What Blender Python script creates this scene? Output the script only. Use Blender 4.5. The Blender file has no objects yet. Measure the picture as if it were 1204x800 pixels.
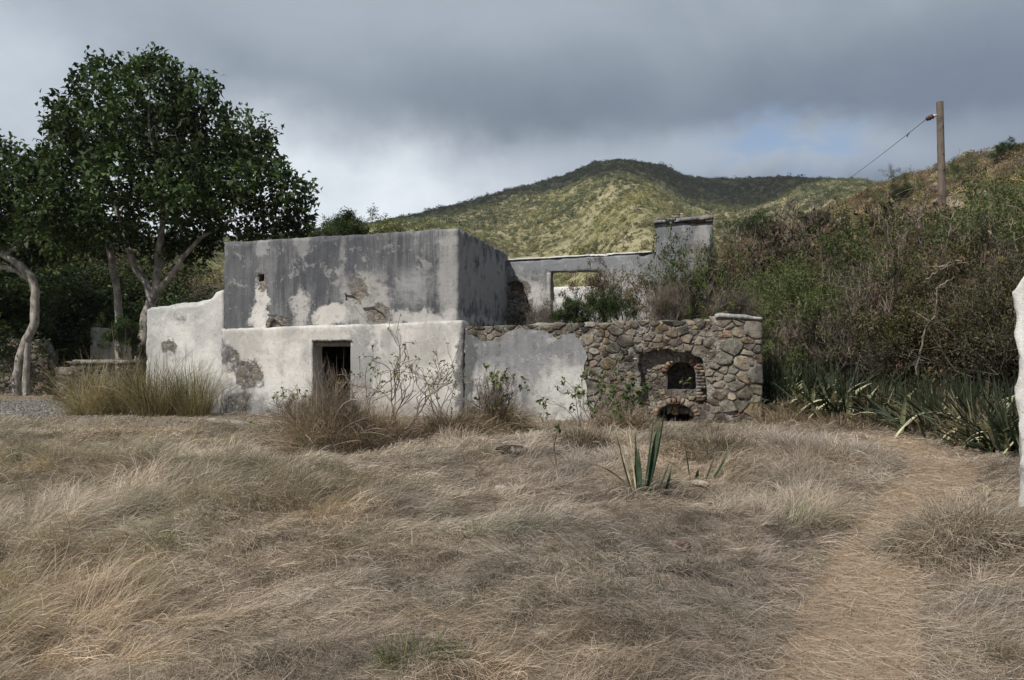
import bpy, bmesh, math, random
import numpy as np
from mathutils import Vector, Matrix, Euler
R = math.radians
S = bpy.context.scene
COL = S.collection
F, CX, HY, CAMZ = 1000.0, 602.0, 412.0, 1.6      # lens in photo pixels, image centre, horizon row, eye height

# ------------------------------------------------------------------ helpers
def at(px, py, D):
    return np.array([(px-CX)/F*D, D, CAMZ+(HY-py)/F*D])
def tag(o, label=None, cat=None, group=None, kind=None):
    if label: o['label'] = label
    if cat: o['category'] = cat
    if group: o['group'] = group
    if kind: o['kind'] = kind
    return o
def empty(name, loc=(0,0,0), rz=0.0):
    o = bpy.data.objects.new(name, None); COL.objects.link(o)
    o.location = loc; o.rotation_euler = (0,0,rz); o.empty_display_size = .2
    return o
def mesh_data(name, V, Fc, col=None, smooth=False, mats=None, fmat=None):
    V = np.asarray(V, np.float32).reshape(-1,3)
    me = bpy.data.meshes.new(name)
    if isinstance(Fc, np.ndarray):
        n, k = Fc.shape
        me.vertices.add(len(V)); me.vertices.foreach_set('co', V.ravel())
        me.loops.add(n*k); me.loops.foreach_set('vertex_index', Fc.astype(np.int32).ravel())
        me.polygons.add(n); me.polygons.foreach_set('loop_start', np.arange(0, n*k, k, dtype=np.int32))
        me.update(calc_edges=True)
    else:
        me.from_pydata(V.tolist(), [], Fc); me.update()
    if col is not None:
        col = np.asarray(col, np.float32)
        a = me.color_attributes.new('Col', 'FLOAT_COLOR', 'POINT')
        c4 = np.ones((len(V),4), np.float32); c4[:,:3] = col
        a.data.foreach_set('color', c4.ravel())
    if smooth:
        me.polygons.foreach_set('use_smooth', np.ones(len(me.polygons), bool))
    for m in (mats or []): me.materials.append(m)
    if fmat is not None: me.polygons.foreach_set('material_index', np.asarray(fmat, np.int32))
    return me
def obj(name, me, parent=None):
    o = bpy.data.objects.new(name, me); COL.objects.link(o)
    if parent: o.parent = parent
    return o
def dup(root, loc, rz, sc=1.0, label=None, group=None):
    r = root.copy(); COL.objects.link(r); r.location = loc; r.rotation_euler = (0,0,rz)
    r.scale = (sc,sc,sc) if np.isscalar(sc) else sc
    if label: r['label'] = label
    if group: r['group'] = group
    for ch in root.children:
        c = ch.copy(); COL.objects.link(c); c.parent = r
    return r
class Acc:
    def __init__(s): s.V=[]; s.F=[]; s.C=[]; s.n=0
    def add(s, V, Fq, C):
        V = np.asarray(V, np.float32).reshape(-1,3); s.V.append(V); s.F.append(np.asarray(Fq, np.int64)+s.n)
        C = np.asarray(C, np.float32)
        if C.ndim == 1: C = np.tile(C, (len(V),1))
        s.C.append(C); s.n += len(V)
    def me(s, name, mat, smooth=False):
        return mesh_data(name, np.concatenate(s.V), np.concatenate(s.F), np.concatenate(s.C), smooth, [mat])

# lattice noise
def _h(ix, iy, iz, seed):
    h = (ix.astype(np.int64)*374761393 + iy.astype(np.int64)*668265263 + iz.astype(np.int64)*2147483647 + seed*974634777) & 0xffffffff
    h = ((h ^ (h >> 13))*1274126177) & 0xffffffff
    h = ((h ^ (h >> 16))*2246822519) & 0xffffffff
    return ((h ^ (h >> 15)) & 0xffffff)/float(0xffffff)
def vn(x, y, z=0.0, seed=0):
    x, y, z = np.broadcast_arrays(np.asarray(x,float), np.asarray(y,float), np.asarray(z,float))
    ix, iy, iz = np.floor(x), np.floor(y), np.floor(z)
    fx, fy, fz = x-ix, y-iy, z-iz
    fx, fy, fz = [t*t*t*(t*(t*6-15)+10) for t in (fx,fy,fz)]
    r = 0
    for dz in (0,1):
        wz = fz if dz else 1-fz
        for dy in (0,1):
            wy = fy if dy else 1-fy
            for dx in (0,1):
                wx = fx if dx else 1-fx
                r = r + wx*wy*wz*_h(ix+dx, iy+dy, iz+dz, seed)
    return r*2-1
def fbm(x, y, z=0.0, seed=0, o=4, g=.5):
    r = 0; a = 1; t = 0
    for i in range(o):
        r = r + a*vn(np.asarray(x)*2**i, np.asarray(y)*2**i, np.asarray(z)*2**i, seed+i*17); t += a; a *= g
    return r/t
def ss(a, b, x):
    t = np.clip((np.asarray(x,float)-a)/(b-a), 0, 1); return t*t*(3-2*t)

# ------------------------------------------------------------------ material helpers
class N:
    def __init__(s, name):
        s.m = bpy.data.materials.new(name); s.m.use_nodes = True
        s.t = s.m.node_tree; s.t.nodes.clear()
    def n(s, typ, ins=None, **kw):
        x = s.t.nodes.new(typ)
        for k, v in kw.items(): setattr(x, k, v)
        for k, v in (ins or {}).items(): s.set(x.inputs[k], v)
        return x
    def set(s, sock, v):
        if isinstance(v, bpy.types.NodeSocket): s.t.links.new(v, sock)
        elif isinstance(v, (tuple, list)) and len(v) == 3 and sock.type == 'RGBA': sock.default_value = (*v, 1)
        else: sock.default_value = v
    def math(s, op, a, b=0.0, clamp=False):
        x = s.n('ShaderNodeMath', {0:a, 1:b}, operation=op); x.use_clamp = clamp; return x.outputs[0]
    def mix(s, f, a, b, mode='MIX'):
        x = s.n('ShaderNodeMix', data_type='RGBA', blend_type=mode)
        s.set(x.inputs[0], f); s.set(x.inputs[6], a); s.set(x.inputs[7], b); return x.outputs[2]
    def rng(s, v, a, b, c=0.0, d=1.0, smooth=True):
        x = s.n('ShaderNodeMapRange', {0:v, 1:a, 2:b, 3:c, 4:d}, interpolation_type='SMOOTHSTEP' if smooth else 'LINEAR'); return x.outputs[0]
    def noise(s, vec, scale, detail=5, rough=.55, dist=0.0):
        return s.n('ShaderNodeTexNoise', {'Vector':vec, 'Scale':scale, 'Detail':detail, 'Roughness':rough, 'Distortion':dist}).outputs[0]
    def vmul(s, v, w):
        return s.n('ShaderNodeVectorMath', {0:v, 1:w}, operation='MULTIPLY').outputs[0]
    def vadd(s, v, w):
        return s.n('ShaderNodeVectorMath', {0:v, 1:w}, operation='ADD').outputs[0]
    def ell(s, P, cx, cz, rx, rz, soft=.35):
        d = s.vmul(s.vadd(P, (-cx,0,-cz)), (1/rx,0,1/rz))
        l = s.n('ShaderNodeVectorMath', {0:d}, operation='LENGTH').outputs['Value']
        return s.rng(l, 1+soft/2, 1-soft/2)
    def out(s, sh):
        o = s.n('ShaderNodeOutputMaterial'); s.t.links.new(sh, o.inputs[0]); return s.m
    def bsdf(s, col, rough=.8, bump=None, bstr=.5, bdist=.02, spec=.3):
        b = s.n('ShaderNodeBsdfPrincipled', {'Base Color':col, 'Roughness':rough})
        b.inputs['Specular IOR Level'].default_value = spec
        if bump is not None:
            x = s.n('ShaderNodeBump', {'Height':bump, 'Strength':bstr, 'Distance':bdist}); s.t.links.new(x.outputs[0], b.inputs['Normal'])
        return b.outputs[0]
def leaf_mat(name, trans=.3, rough=.5, spec=.3, var=.25, scale=1.5, per=False):
    k = N(name)
    c = k.n('ShaderNodeAttribute', attribute_name='Col').outputs['Color']
    g = k.n('ShaderNodeNewGeometry').outputs['Position']
    f = k.noise(g, scale, 2)
    c = k.mix(1.0, c, k.mix(k.rng(f, .35, .65), (1-var,)*3, (1+var,)*3), 'MULTIPLY')
    if per: c = k.mix(1.0, c, k.mix(k.n('ShaderNodeObjectInfo').outputs['Random'], (.62,.66,.72), (1.38,1.30,1.1)), 'MULTIPLY')
    b = k.bsdf(c, rough, spec=spec)
    t = k.n('ShaderNodeBsdfTranslucent', {0:k.mix(1.0, c, (1.1,1.15,.7), 'MULTIPLY')}).outputs[0]
    x = k.n('ShaderNodeMixShader', {0:trans}); k.t.links.new(b, x.inputs[1]); k.t.links.new(t, x.inputs[2])
    return k.out(x.outputs[0])
def col_mat(name, rough=.85, var=.2, scale=8.0, bump=0.0, stretch=(1,1,1), spec=.2):
    k = N(name)
    c = k.n('ShaderNodeAttribute', attribute_name='Col').outputs['Color']
    g = k.vmul(k.n('ShaderNodeTexCoord').outputs['Object'], stretch)
    f = k.noise(g, scale, 6, .65)
    c = k.mix(1.0, c, k.mix(k.rng(f, .3, .7), (1-var,)*3, (1+var,)*3), 'MULTIPLY')
    return k.out(k.bsdf(c, rough, f if bump else None, bump, .03, spec))

# ------------------------------------------------------------------ camera, sun, sky
cam = bpy.data.objects.new('camera', bpy.data.cameras.new('camera')); COL.objects.link(cam)
cam.location = (0,0,CAMZ); cam.rotation_euler = (R(90),0,0)
cam.data.sensor_width = 36; cam.data.lens = 36*F/1204
cam.data.shift_y = (HY-400)/1204; cam.data.clip_start = .05; cam.data.clip_end = 6000
S.camera = cam
SUN_EL, SUN_AZ = R(47), R(222)                    # azimuth clockwise from +Y: behind the camera, to its left
SUN = np.array([math.sin(SUN_AZ)*math.cos(SUN_EL), math.cos(SUN_AZ)*math.cos(SUN_EL), math.sin(SUN_EL)])
sl = bpy.data.lights.new('sun', 'SUN'); so = bpy.data.objects.new('sun', sl); COL.objects.link(so)
sl.energy = 4.7; sl.angle = R(1.2); sl.color = (1.0,.95,.87)
so.rotation_euler = Vector(SUN.tolist()).to_track_quat('Z','Y').to_euler(); so.location = (0,0,50)
S.view_settings.view_transform = 'Standard'; S.view_settings.look = 'None'
S.view_settings.exposure = 0.0; S.view_settings.gamma = 1.0; S.view_settings.use_curve_mapping = False
S.render.engine = 'CYCLES'; S.cycles.max_bounces = 6; S.cycles.diffuse_bounces = 3; S.cycles.transmission_bounces = 3
S.cycles.use_denoising = True; S.cycles.use_adaptive_sampling = True; S.cycles.adaptive_threshold = .015

def build_world():
    w = bpy.data.worlds.new('World'); S.world = w; w.use_nodes = True
    k = N.__new__(N); k.t = w.node_tree; k.t.nodes.clear()
    SC = .1
    sky = k.n('ShaderNodeTexSky', sky_type='NISHITA', sun_disc=False, sun_elevation=SUN_EL, sun_rotation=SUN_AZ)
    sky.altitude = 50; sky.dust_density = 1.5
    d = k.n('ShaderNodeTexCoord').outputs['Generated']
    xyz = k.n('ShaderNodeSeparateXYZ', {0:d})
    x, y, z = xyz.outputs
    az = k.math('ARCTAN2', x, y); el = k.math('ARCSINE', k.math('MINIMUM', k.math('MAXIMUM', z, -1.0), 1.0))
    zz = k.math('ADD', k.math('MAXIMUM', z, 0.0), .12)
    pl = k.n('ShaderNodeCombineXYZ', {0:k.math('DIVIDE', x, zz), 1:k.math('DIVIDE', y, zz), 2:0.0}).outputs[0]
    A = k.n('ShaderNodeCombineXYZ', {0:az, 1:0.0, 2:el}).outputs[0]
    # ragged cloud coordinates
    wob = k.n('ShaderNodeTexNoise', {'Vector':A, 'Scale':7.0, 'Detail':6.0, 'Roughness':.6}).outputs['Color']
    Aw = k.vadd(A, k.vmul(k.vadd(wob, (-.5,-.5,-.5)), (.16,0,.09)))
    def c(v): return tuple(t/SC for t in v)
    big = k.noise(pl, .8, 6, .55, .8)
    fine = k.noise(k.vmul(A, (1,1,2.2)), 5.0, 7, .6, .3)
    col = k.mix(k.rng(big, .35, .65), c((.30,.338,.395)), c((.43,.47,.525)))          # the overcast deck
    col = k.mix(k.math('MULTIPLY', k.rng(fine, .35, .7), .30), col, c((.40,.435,.485)))
    # heavy grey belly over the mountain, pale gap under the deck, blue hole
    def e(cx, cz, rx, rz, soft): return k.ell(Aw, cx, cz, rx, rz, soft)
    top = k.rng(k.noise(k.vmul(A,(1,1,1.6)), 3.2, 4, .5), .3, .7)
    col = k.mix(k.math('MULTIPLY', e(.20,.235,.62,.085,1.5), .85), col, k.mix(top, c((.16,.195,.25)), c((.225,.265,.33))))
    col = k.mix(k.math('MULTIPLY', e(.62,.20,.30,.12,1.2), .75), col, c((.16,.20,.28)))
    wob2 = k.rng(k.noise(k.vmul(A,(1,1,1.5)), 6.0, 6, .55), .3, .7)
    col = k.mix(k.math('MULTIPLY', e(-.24,.165,.30,.085,1.1), 1.0), col, k.mix(wob2, c((.74,.77,.82)), c((1.0,1.02,1.04))))
    col = k.mix(k.math('MULTIPLY', e(-.54,.27,.14,.10,1.3), .85), col, k.mix(wob2, c((.48,.52,.58)), c((.66,.70,.76))))
    col = k.mix(k.math('MULTIPLY', e(-.22,.40,.30,.05,1.6), .6), col, c((.43,.465,.52)))
    col = k.mix(k.math('MULTIPLY', e(.24,.215,.26,.030,1.6), .7), col, c((.56,.60,.67)))
    blue = k.math('MULTIPLY', k.math('MULTIPLY', e(.305,.222,.085,.035,1.4), k.rng(k.noise(k.vmul(A,(1,1,2.4)), 13.0, 5, .55), .36, .58)), .85)
    lo = k.rng(el, -.02, .05)
    skyc = k.mix(1.0, sky.outputs[0], (1.0,1.05,1.12), 'MULTIPLY')
    col = k.mix(blue, col, k.mix(.45, skyc, c((.36,.46,.62))))
    col = k.mix(1.0, col, (.96,1.01,1.045), 'MULTIPLY')
    col = k.mix(lo, c((.30,.31,.32)), col)
    bg = k.n('ShaderNodeBackground', {0:col, 1:SC}); o = k.n('ShaderNodeOutputWorld'); k.t.links.new(bg.outputs[0], o.inputs[0])
build_world()

# ------------------------------------------------------------------ where the ruin stands
ANG = R(12); CA, SA = math.cos(ANG), math.sin(ANG); BX, BY = -1.14, 20.0
def fw(px, py, dep=0.0):
    """photo point on the plane `dep` metres behind the front -> local (s, z)"""
    k = (px-CX)/F
    D = (dep + BX*SA + BY*CA)/(k*SA+CA)
    return ((k*D-BX)*CA-(D-BY)*SA, CAMZ+(HY-py)/F*D)
def world(s, d, z): return np.array([BX+s*CA+d*SA, BY-s*SA+d*CA, z])
def fs(px, dep=0.0): return fw(px, HY, dep)[0]


# ------------------------------------------------------------------ ground
PATH = [(1000,4.0,.55),(1000,4.6,.5),(1012,5.55,.45),(1040,7.0,.5),(1078,9.0,.55),(1108,10.8,.55),(1100,13.0,.6),(1062,14.8,.65),(1010,16.2,.65),(950,17.2,.6),(915,18.0,.5)]
PATHP = np.array([[(p-CX)/F*D, D, w*.8] for p,D,w in PATH])
PATHP = np.vstack([[1.2,1.0,.5], PATHP])
def path_d(x, y):
    """distance to the path's centre line divided by its half width"""
    best = np.full(np.shape(x), 99.0)
    for a, b in zip(PATHP[:-1], PATHP[1:]):
        d = b[:2]-a[:2]; t = np.clip(((x-a[0])*d[0]+(y-a[1])*d[1])/(d@d), 0, 1)
        w = a[2]+(b[2]-a[2])*t
        best = np.minimum(best, np.hypot(x-a[0]-d[0]*t, y-a[1]-d[1]*t)/w)
    return best
HK = np.array([-3,-.62,-.45,-.30,-.20,-.10,0,.12,.20,.235,.27,.30,.36,.40,.45,.50,.55,.602,.75,1.0,3.0])
HC = np.array([16,17,16,14,9,5,3,3.5,11,18,19.7,21,22.2,22.8,24.1,23.9,23.5,23.4,24,24,21.])   # crest heights of the near hills
HD = np.array([150,150,150,150,150,150,150,150,152,150,145,142,130,122,115,105,97,90,75,65,60.])
H0 = np.array([45,45,50,60,70,75,75,70,60,52,46,42,36,33,30,27,25,23,20,18,18.])
def G(x, y):
    x = np.asarray(x,float); y = np.asarray(y,float)
    k = x/np.maximum(y, 1e-3); k = np.where(y <= 0, np.sign(x)*3, np.clip(k, -3, 3))
    r = np.where(y > 0, y, np.abs(x)*.33)
    hc, hd, h0 = np.interp(k, HK, HC), np.interp(k, HK, HD), np.interp(k, HK, H0)
    t = (r-h0)/(hd-h0)
    up = np.clip(t, 0, 1)**1.15
    hill = hc*np.where(t < 1, up*(1.15-.15*up), np.maximum(0, 1-(t-1)*.55))*ss(-.02,.1,t)
    hill = hill + ss(.1,.8,t)*ss(2.2,1.2,t)*1.3*fbm(x/14, y/14, 0, 5)
    near = .13*fbm(x/2.6, y/2.6, 0, 1, 2) + .10*(1-2*np.abs(fbm(x/1.1, y/1.1, 0, 2, 2)))*.6 + .035*fbm(x/.42, y/.42, 0, 3, 2)
    near = near+.17*np.exp(-((x-.9)/2.6)**2-((y-12.6)/1.9)**2)+.10*np.exp(-((x-3.6)/1.2)**2-((y-11.5)/1.6)**2)
    hx_, hy_ = world(fs(795),-.5,0)[:2]
    near = near-.10*ss(1.6,.5,np.hypot(x-hx_,y-hy_))
    keep = 1-ss(15.2, 17.5, y)*ss(36, 26, y)*.75
    pd = path_d(x, y)
    near = near*keep*ss(60,30,y)*(.35+.65*ss(.6,1.6,pd)) - .06*ss(1.5,.6,pd)
    base = -.0045*np.maximum(y-22, 0)*0
    return near + hill + base

def polar_sheet(name, rr, kk, hf, mat, dz=0.0):
    th = kk; r, t = np.meshgrid(rr, th, indexing='ij')
    x, y = r*np.sin(t), r*np.cos(t)
    z = hf(x, y)+dz
    V = np.stack([x,y,z],-1).reshape(-1,3)
    n, m = len(rr), len(th)
    i, j = np.meshgrid(np.arange(n-1), np.arange(m-1), indexing='ij')
    a = (i*m+j).ravel()
    Fq = np.stack([a, a+1, a+m+1, a+m], -1)[:, ::-1]
    return obj(name, mesh_data(name, V, Fq, None, True, [mat]))

def ground_mat():
    k = N('dry_earth_thatch')
    p = k.n('ShaderNodeNewGeometry').outputs['Position']
    a = k.noise(p, .7, 4); b = k.noise(p, 9, 6, .7); c2 = k.noise(p, 45, 3, .7)
    c = k.mix(k.rng(a,.35,.65), (.19,.155,.125), (.25,.21,.175))
    c = k.mix(k.rng(b,.4,.65), c, (.13,.10,.075))
    c = k.mix(k.math('MULTIPLY', k.rng(c2,.5,.7), .6), c, (.38,.33,.25))
    # far slopes: dry scrub soil and grass
    y = k.n('ShaderNodeSeparateXYZ', {0:p}).outputs[1]
    far = k.rng(y, 24, 40)
    f1 = k.noise(p, .12, 6, .65); f2 = k.noise(p, 1.3, 5, .7)
    fc = k.mix(k.rng(f1,.4,.6), (.20,.16,.12), (.25,.21,.145)); fc = k.mix(k.rng(f2,.45,.7), fc, (.33,.275,.205))
    c = k.mix(far, c, fc)
    return k.out(k.bsdf(c, .95, b, .8, .04, .1))
def path_mat():
    k = N('trodden_path_earth')
    p = k.n('ShaderNodeNewGeometry').outputs['Position']
    a = k.noise(p, 1.6, 4); b = k.noise(k.vmul(p,(1,1.6,1)), 14, 6, .7); c2 = k.noise(p, 60, 4, .7)
    c = k.mix(k.rng(a,.35,.65), (.29,.205,.14), (.36,.275,.195))
    c = k.mix(k.rng(b,.4,.68), c, (.21,.15,.10)); c = k.mix(k.math('MULTIPLY', k.rng(c2,.5,.68), .75), c, (.45,.37,.26))
    return k.out(k.bsdf(c, .95, c2, .7, .02, .1))
rr = np.concatenate([np.geomspace(.4, 32, 330), np.geomspace(33, 1650, 130)])
kk = np.concatenate([np.linspace(-math.pi, -.85, 60, endpoint=False), np.linspace(-.85, .85, 560), np.linspace(.85, math.pi, 61)[1:]])
tag(polar_sheet('ground', rr, kk, G, ground_mat()), kind='structure')
def path_sheet():
    P = PATHP; seg = np.concatenate([[0], np.cumsum(np.hypot(*np.diff(P[:,:2],axis=0).T))])
    s = np.arange(0, seg[-1], .12)
    px, py, pw = [np.interp(s, seg, P[:,i]) for i in range(3)]
    for _ in range(12):
        px[1:-1] = (px[:-2]+2*px[1:-1]+px[2:])/4; py[1:-1] = (py[:-2]+2*py[1:-1]+py[2:])/4
    tx, ty = np.gradient(px), np.gradient(py); l = np.hypot(tx,ty); nx, ny = ty/l, -tx/l
    u = np.linspace(-1,1,13)
    w = pw*(1+.25*fbm(s/.9,0,0,3)); w2 = pw*(1+.25*fbm(s/.9,5,0,4))
    off = np.where(u[None,:]<0, u[None,:]*w[:,None], u[None,:]*w2[:,None])
    X = px[:,None]+nx[:,None]*off; Y = py[:,None]+ny[:,None]*off
    Z = G(X,Y)+.03-.05*np.abs(u[None,:])**4
    n, m = X.shape; V = np.stack([X,Y,Z],-1).reshape(-1,3)
    i, j = np.meshgrid(np.arange(n-1), np.arange(m-1), indexing='ij'); a = (i*m+j).ravel()
    me = mesh_data('path', V, np.stack([a,a+1,a+m+1,a+m],-1), None, True, [path_mat()])
    o = obj('path', me); tag(o, kind='structure')
    me.update()
    if me.polygons[0].normal.z < 0: me.flip_normals()
path_sheet()

# gravel patch by the far trees
def gravel():
    rng = np.random.default_rng(4)
    n = 9000
    x = rng.uniform(-17,-9.6,n); y = rng.uniform(19.2,27.5,n)
    keep = ((x+14)/4.2)**2+((y-23)/4)**2 < 1+.3*rng.normal(size=n); x, y = x[keep], y[keep]; n = len(x)
    base = np.array([[-1,-1,-.5],[1,-1,-.5],[1,1,-.5],[-1,1,-.5],[-.7,-.7,.6],[.7,-.7,.6],[.7,.7,.6],[-.7,.7,.6]])
    fq = np.array([[0,1,5,4],[1,2,6,5],[2,3,7,6],[3,0,4,7],[4,5,6,7]])
    s = rng.uniform(.012,.035,n)*(1+.8*(rng.random(n)<.04))
    V = base[None]*s[:,None,None]*rng.uniform(.6,1.3,(n,8,3)); a = rng.uniform(0,6.28,n)
    ca, sa = np.cos(a)[:,None], np.sin(a)[:,None]
    V = np.stack([V[...,0]*ca-V[...,1]*sa, V[...,0]*sa+V[...,1]*ca, V[...,2]*.7], -1)
    V += np.stack([x,y,G(x,y)+.02],-1)[:,None,:]
    Fq = (fq[None]+8*np.arange(n)[:,None,None]).reshape(-1,4)
    g = rng.uniform(.10,.24,n); C = np.repeat(np.stack([g,g*.95,g*.88],-1),8,0)
    o = obj('gravel', mesh_data('gravel', V, Fq, C, False, [col_mat('gravel_stone')])); tag(o, kind='stuff')
gravel()

# ------------------------------------------------------------------ mountain
MK = np.array([-.95,-.6,-.40,-.30,-.232,-.20,-.162,-.12,-.082,-.045,-.002,.03,.06,.098,.125,.145,.178,.20,.228,.26,.298,.33,.358,.385,.41,.43,.47,.52,.6,.8,1.0])
ME = np.array([250,262,276,274,269,265,258,250,240,231,219,211,204,189,185,187,192,203,207,207,205,205,207,208,208,212,222,232,245,258,260.])
def mountain_h(x, y):
    k = x/y
    e = (HY-np.interp(k, MK, ME))/F
    yc = 760+90*np.sin(k*5+.5)+60*np.sin(k*13)
    crest = CAMZ+e*yc-3.0
    t = np.clip((y-190)/(yc-190), 0, None)
    # broad spurs running down from the crest
    ph = k*11.5 + .55*np.sin(y/170) + .25*np.sin(k*31)
    ph = 2*math.pi*(k-.115-.05*(1-np.clip(t,0,1)))/.28 + .5*fbm(x/160,y/160,0,12,2)
    spur = .5+.5*np.cos(ph)
    up = np.clip(t,0,1)
    body = up**(1.5-.62*spur)
    h = crest*np.where(t<1, body, np.maximum(0,1-(t-1)*.9)) - 2*(t<=.02)
    w = np.sin(np.clip(up,0,1)*math.pi)
    h = h + w*(8*fbm(x/90, y/90, 0, 8, 4))
    return h-3*(1-ss(0,.08,t))
def mountain_mat():
    k = N('mountain_scrub')
    p = k.n('ShaderNodeNewGeometry').outputs['Position']
    a = k.noise(p, .012, 5, .6); b = k.noise(p, .09, 6, .7); d = k.noise(p, .5, 4, .7)
    c = k.mix(k.rng(a,.4,.6), (.33,.295,.18), (.27,.25,.14))
    c = k.mix(k.rng(b,.42,.62), c, (.15,.145,.07)); c = k.mix(k.math('MULTIPLY',k.rng(d,.5,.7),.6), c, (.36,.31,.20))
    return k.out(k.bsdf(c, .95, d, 1.0, .8, .05))
def mountain():
    kk = np.linspace(-1.0, 1.05, 620); yy = np.concatenate([np.linspace(185, 950, 190), np.linspace(960, 1500, 30)])
    Y, K = np.meshgrid(yy, kk, indexing='ij'); X = K*Y
    Z = mountain_h(X, Y)
    n, m = X.shape; i, j = np.meshgrid(np.arange(n-1), np.arange(m-1), indexing='ij'); a = (i*m+j).ravel()
    o = obj('mountain', mesh_data('mountain', np.stack([X,Y,Z],-1).reshape(-1,3), np.stack([a,a+1,a+m+1,a+m],-1), None, True, [mountain_mat()]))
    tag(o, kind='structure')
mountain()
# ------------------------------------------------------------------ the ruined building (local x along its front, y into depth, z up)
def box_grid(x0,x1,y0,y1,z0,z1,res=.1,amp=.02,freq=3.0,seed=0,edge=.03):
    """closed weathered block; z0 / z1 may be functions of x"""
    f0 = z0 if callable(z0) else (lambda x: np.full(np.shape(x), z0)); f1 = z1 if callable(z1) else (lambda x: np.full(np.shape(x), z1))
    hz = float(np.mean(f1(np.linspace(x0,x1,9))-f0(np.linspace(x0,x1,9))))
    nx, ny, nz = [max(1, int(round(l/res))) for l in (x1-x0, y1-y0, hz)]
    idx = {}; P = []
    def vid(i,j,k):
        q = (i,j,k)
        if q not in idx: idx[q] = len(P); P.append(q)
        return idx[q]
    Fq = []
    for i in range(nx):
        for k in range(nz):
            Fq.append((vid(i,0,k),vid(i+1,0,k),vid(i+1,0,k+1),vid(i,0,k+1)))
            Fq.append((vid(i+1,ny,k),vid(i,ny,k),vid(i,ny,k+1),vid(i+1,ny,k+1)))
        for j in range(ny):
            Fq.append((vid(i,j,nz),vid(i+1,j,nz),vid(i+1,j+1,nz),vid(i,j+1,nz)))
            Fq.append((vid(i,j+1,0),vid(i+1,j+1,0),vid(i+1,j,0),vid(i,j,0)))
    for j in range(ny):
        for k in range(nz):
            Fq.append((vid(0,j+1,k),vid(0,j,k),vid(0,j,k+1),vid(0,j+1,k+1)))
            Fq.append((vid(nx,j,k),vid(nx,j+1,k),vid(nx,j+1,k+1),vid(nx,j,k+1)))
    Q = np.array(P, float)
    x = x0+(x1-x0)*Q[:,0]/nx; y = y0+(y1-y0)*Q[:,1]/ny
    a, b = f0(x), f1(x); z = a+(b-a)*Q[:,2]/nz
    ex = ((Q[:,0]==0)|(Q[:,0]==nx)).astype(float); ey = ((Q[:,1]==0)|(Q[:,1]==ny)).astype(float); ez = (Q[:,2]==nz).astype(float)
    e = (ex+ey+ez >= 2)
    d = np.stack([fbm(x*freq,y*freq,z*freq,seed+q,4) for q in range(3)],-1)*amp
    V = np.stack([x,y,z],-1)+d
    # chipped arrises
    chip = edge*np.abs(fbm(x*5,y*5,z*5,seed+9,3))*e*(1+5*ss(.25,.5,fbm(x*1.5,y*1.5,z*1.5,seed+11,3)))
    cxm, cym = (x0+x1)/2, (y0+y1)/2
    V[:,2] -= chip*ez*1.3; V[:,0] -= np.sign(x-cxm)*chip*ex; V[:,1] -= np.sign(y-cym)*chip*ey
    return V, np.array(Fq)
def cut(o, cutters):
    """boolean the cutters out of o and bake the result"""
    for c in cutters:
        m = o.modifiers.new('cut','BOOLEAN'); m.object = c; m.operation = 'DIFFERENCE'; m.solver = 'EXACT'
    dg = bpy.context.evaluated_depsgraph_get(); dg.update()
    me = bpy.data.meshes.new_from_object(o.evaluated_get(dg)); me.name = o.data.name
    o.modifiers.clear(); o.data = me
    for c in cutters:
        d = c.data; bpy.data.objects.remove(c); bpy.data.meshes.remove(d)
def prism(name, pts, y0, y1, parent=None, mats=None, inset=0.0):
    """outline pts (x,z), counter-clockwise seen from the front, thickened from y0 (front) to y1"""
    n = len(pts); p = np.asarray(pts,float)
    V = [(x,y0,z) for x,z in p]+[(x,y1,z) for x,z in p]
    Fc = [tuple(range(n)), tuple(range(2*n-1,n-1,-1))]+[(i,i+n,(i+1)%n+n,(i+1)%n) for i in range(n)]
    me = mesh_data(name, V, Fc, None, False, mats)
    bm = bmesh.new(); bm.from_mesh(me); bmesh.ops.recalc_face_normals(bm, faces=bm.faces)
    bmesh.ops.triangulate(bm, faces=[f for f in bm.faces if len(f.verts)>4]); bm.to_mesh(me); bm.free()
    return obj(name, me, parent)
def rough_outline(pts, step=.06, amp=.03, seed=0):
    out = []; p = np.asarray(pts,float)
    for a, b in zip(p, np.roll(p,-1,0)):
        n = max(1, int(np.hypot(*(b-a))/step))
        for i in range(n): out.append(a+(b-a)*i/n)
    out = np.array(out)
    return out+amp*np.stack([fbm(out[:,0]*4,out[:,1]*4,1.3,seed,4), fbm(out[:,0]*4,out[:,1]*4,7.7,seed,4)],-1)*1.6
def arch_pts(cx, z0, w, h, n=12):
    r = w/2; zc = z0+h-r*.8
    return [(cx-r,z0),(cx+r,z0)]+[(cx+r*math.cos(t), zc+r*.8*math.sin(t)) for t in np.linspace(0,math.pi,n)]

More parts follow.
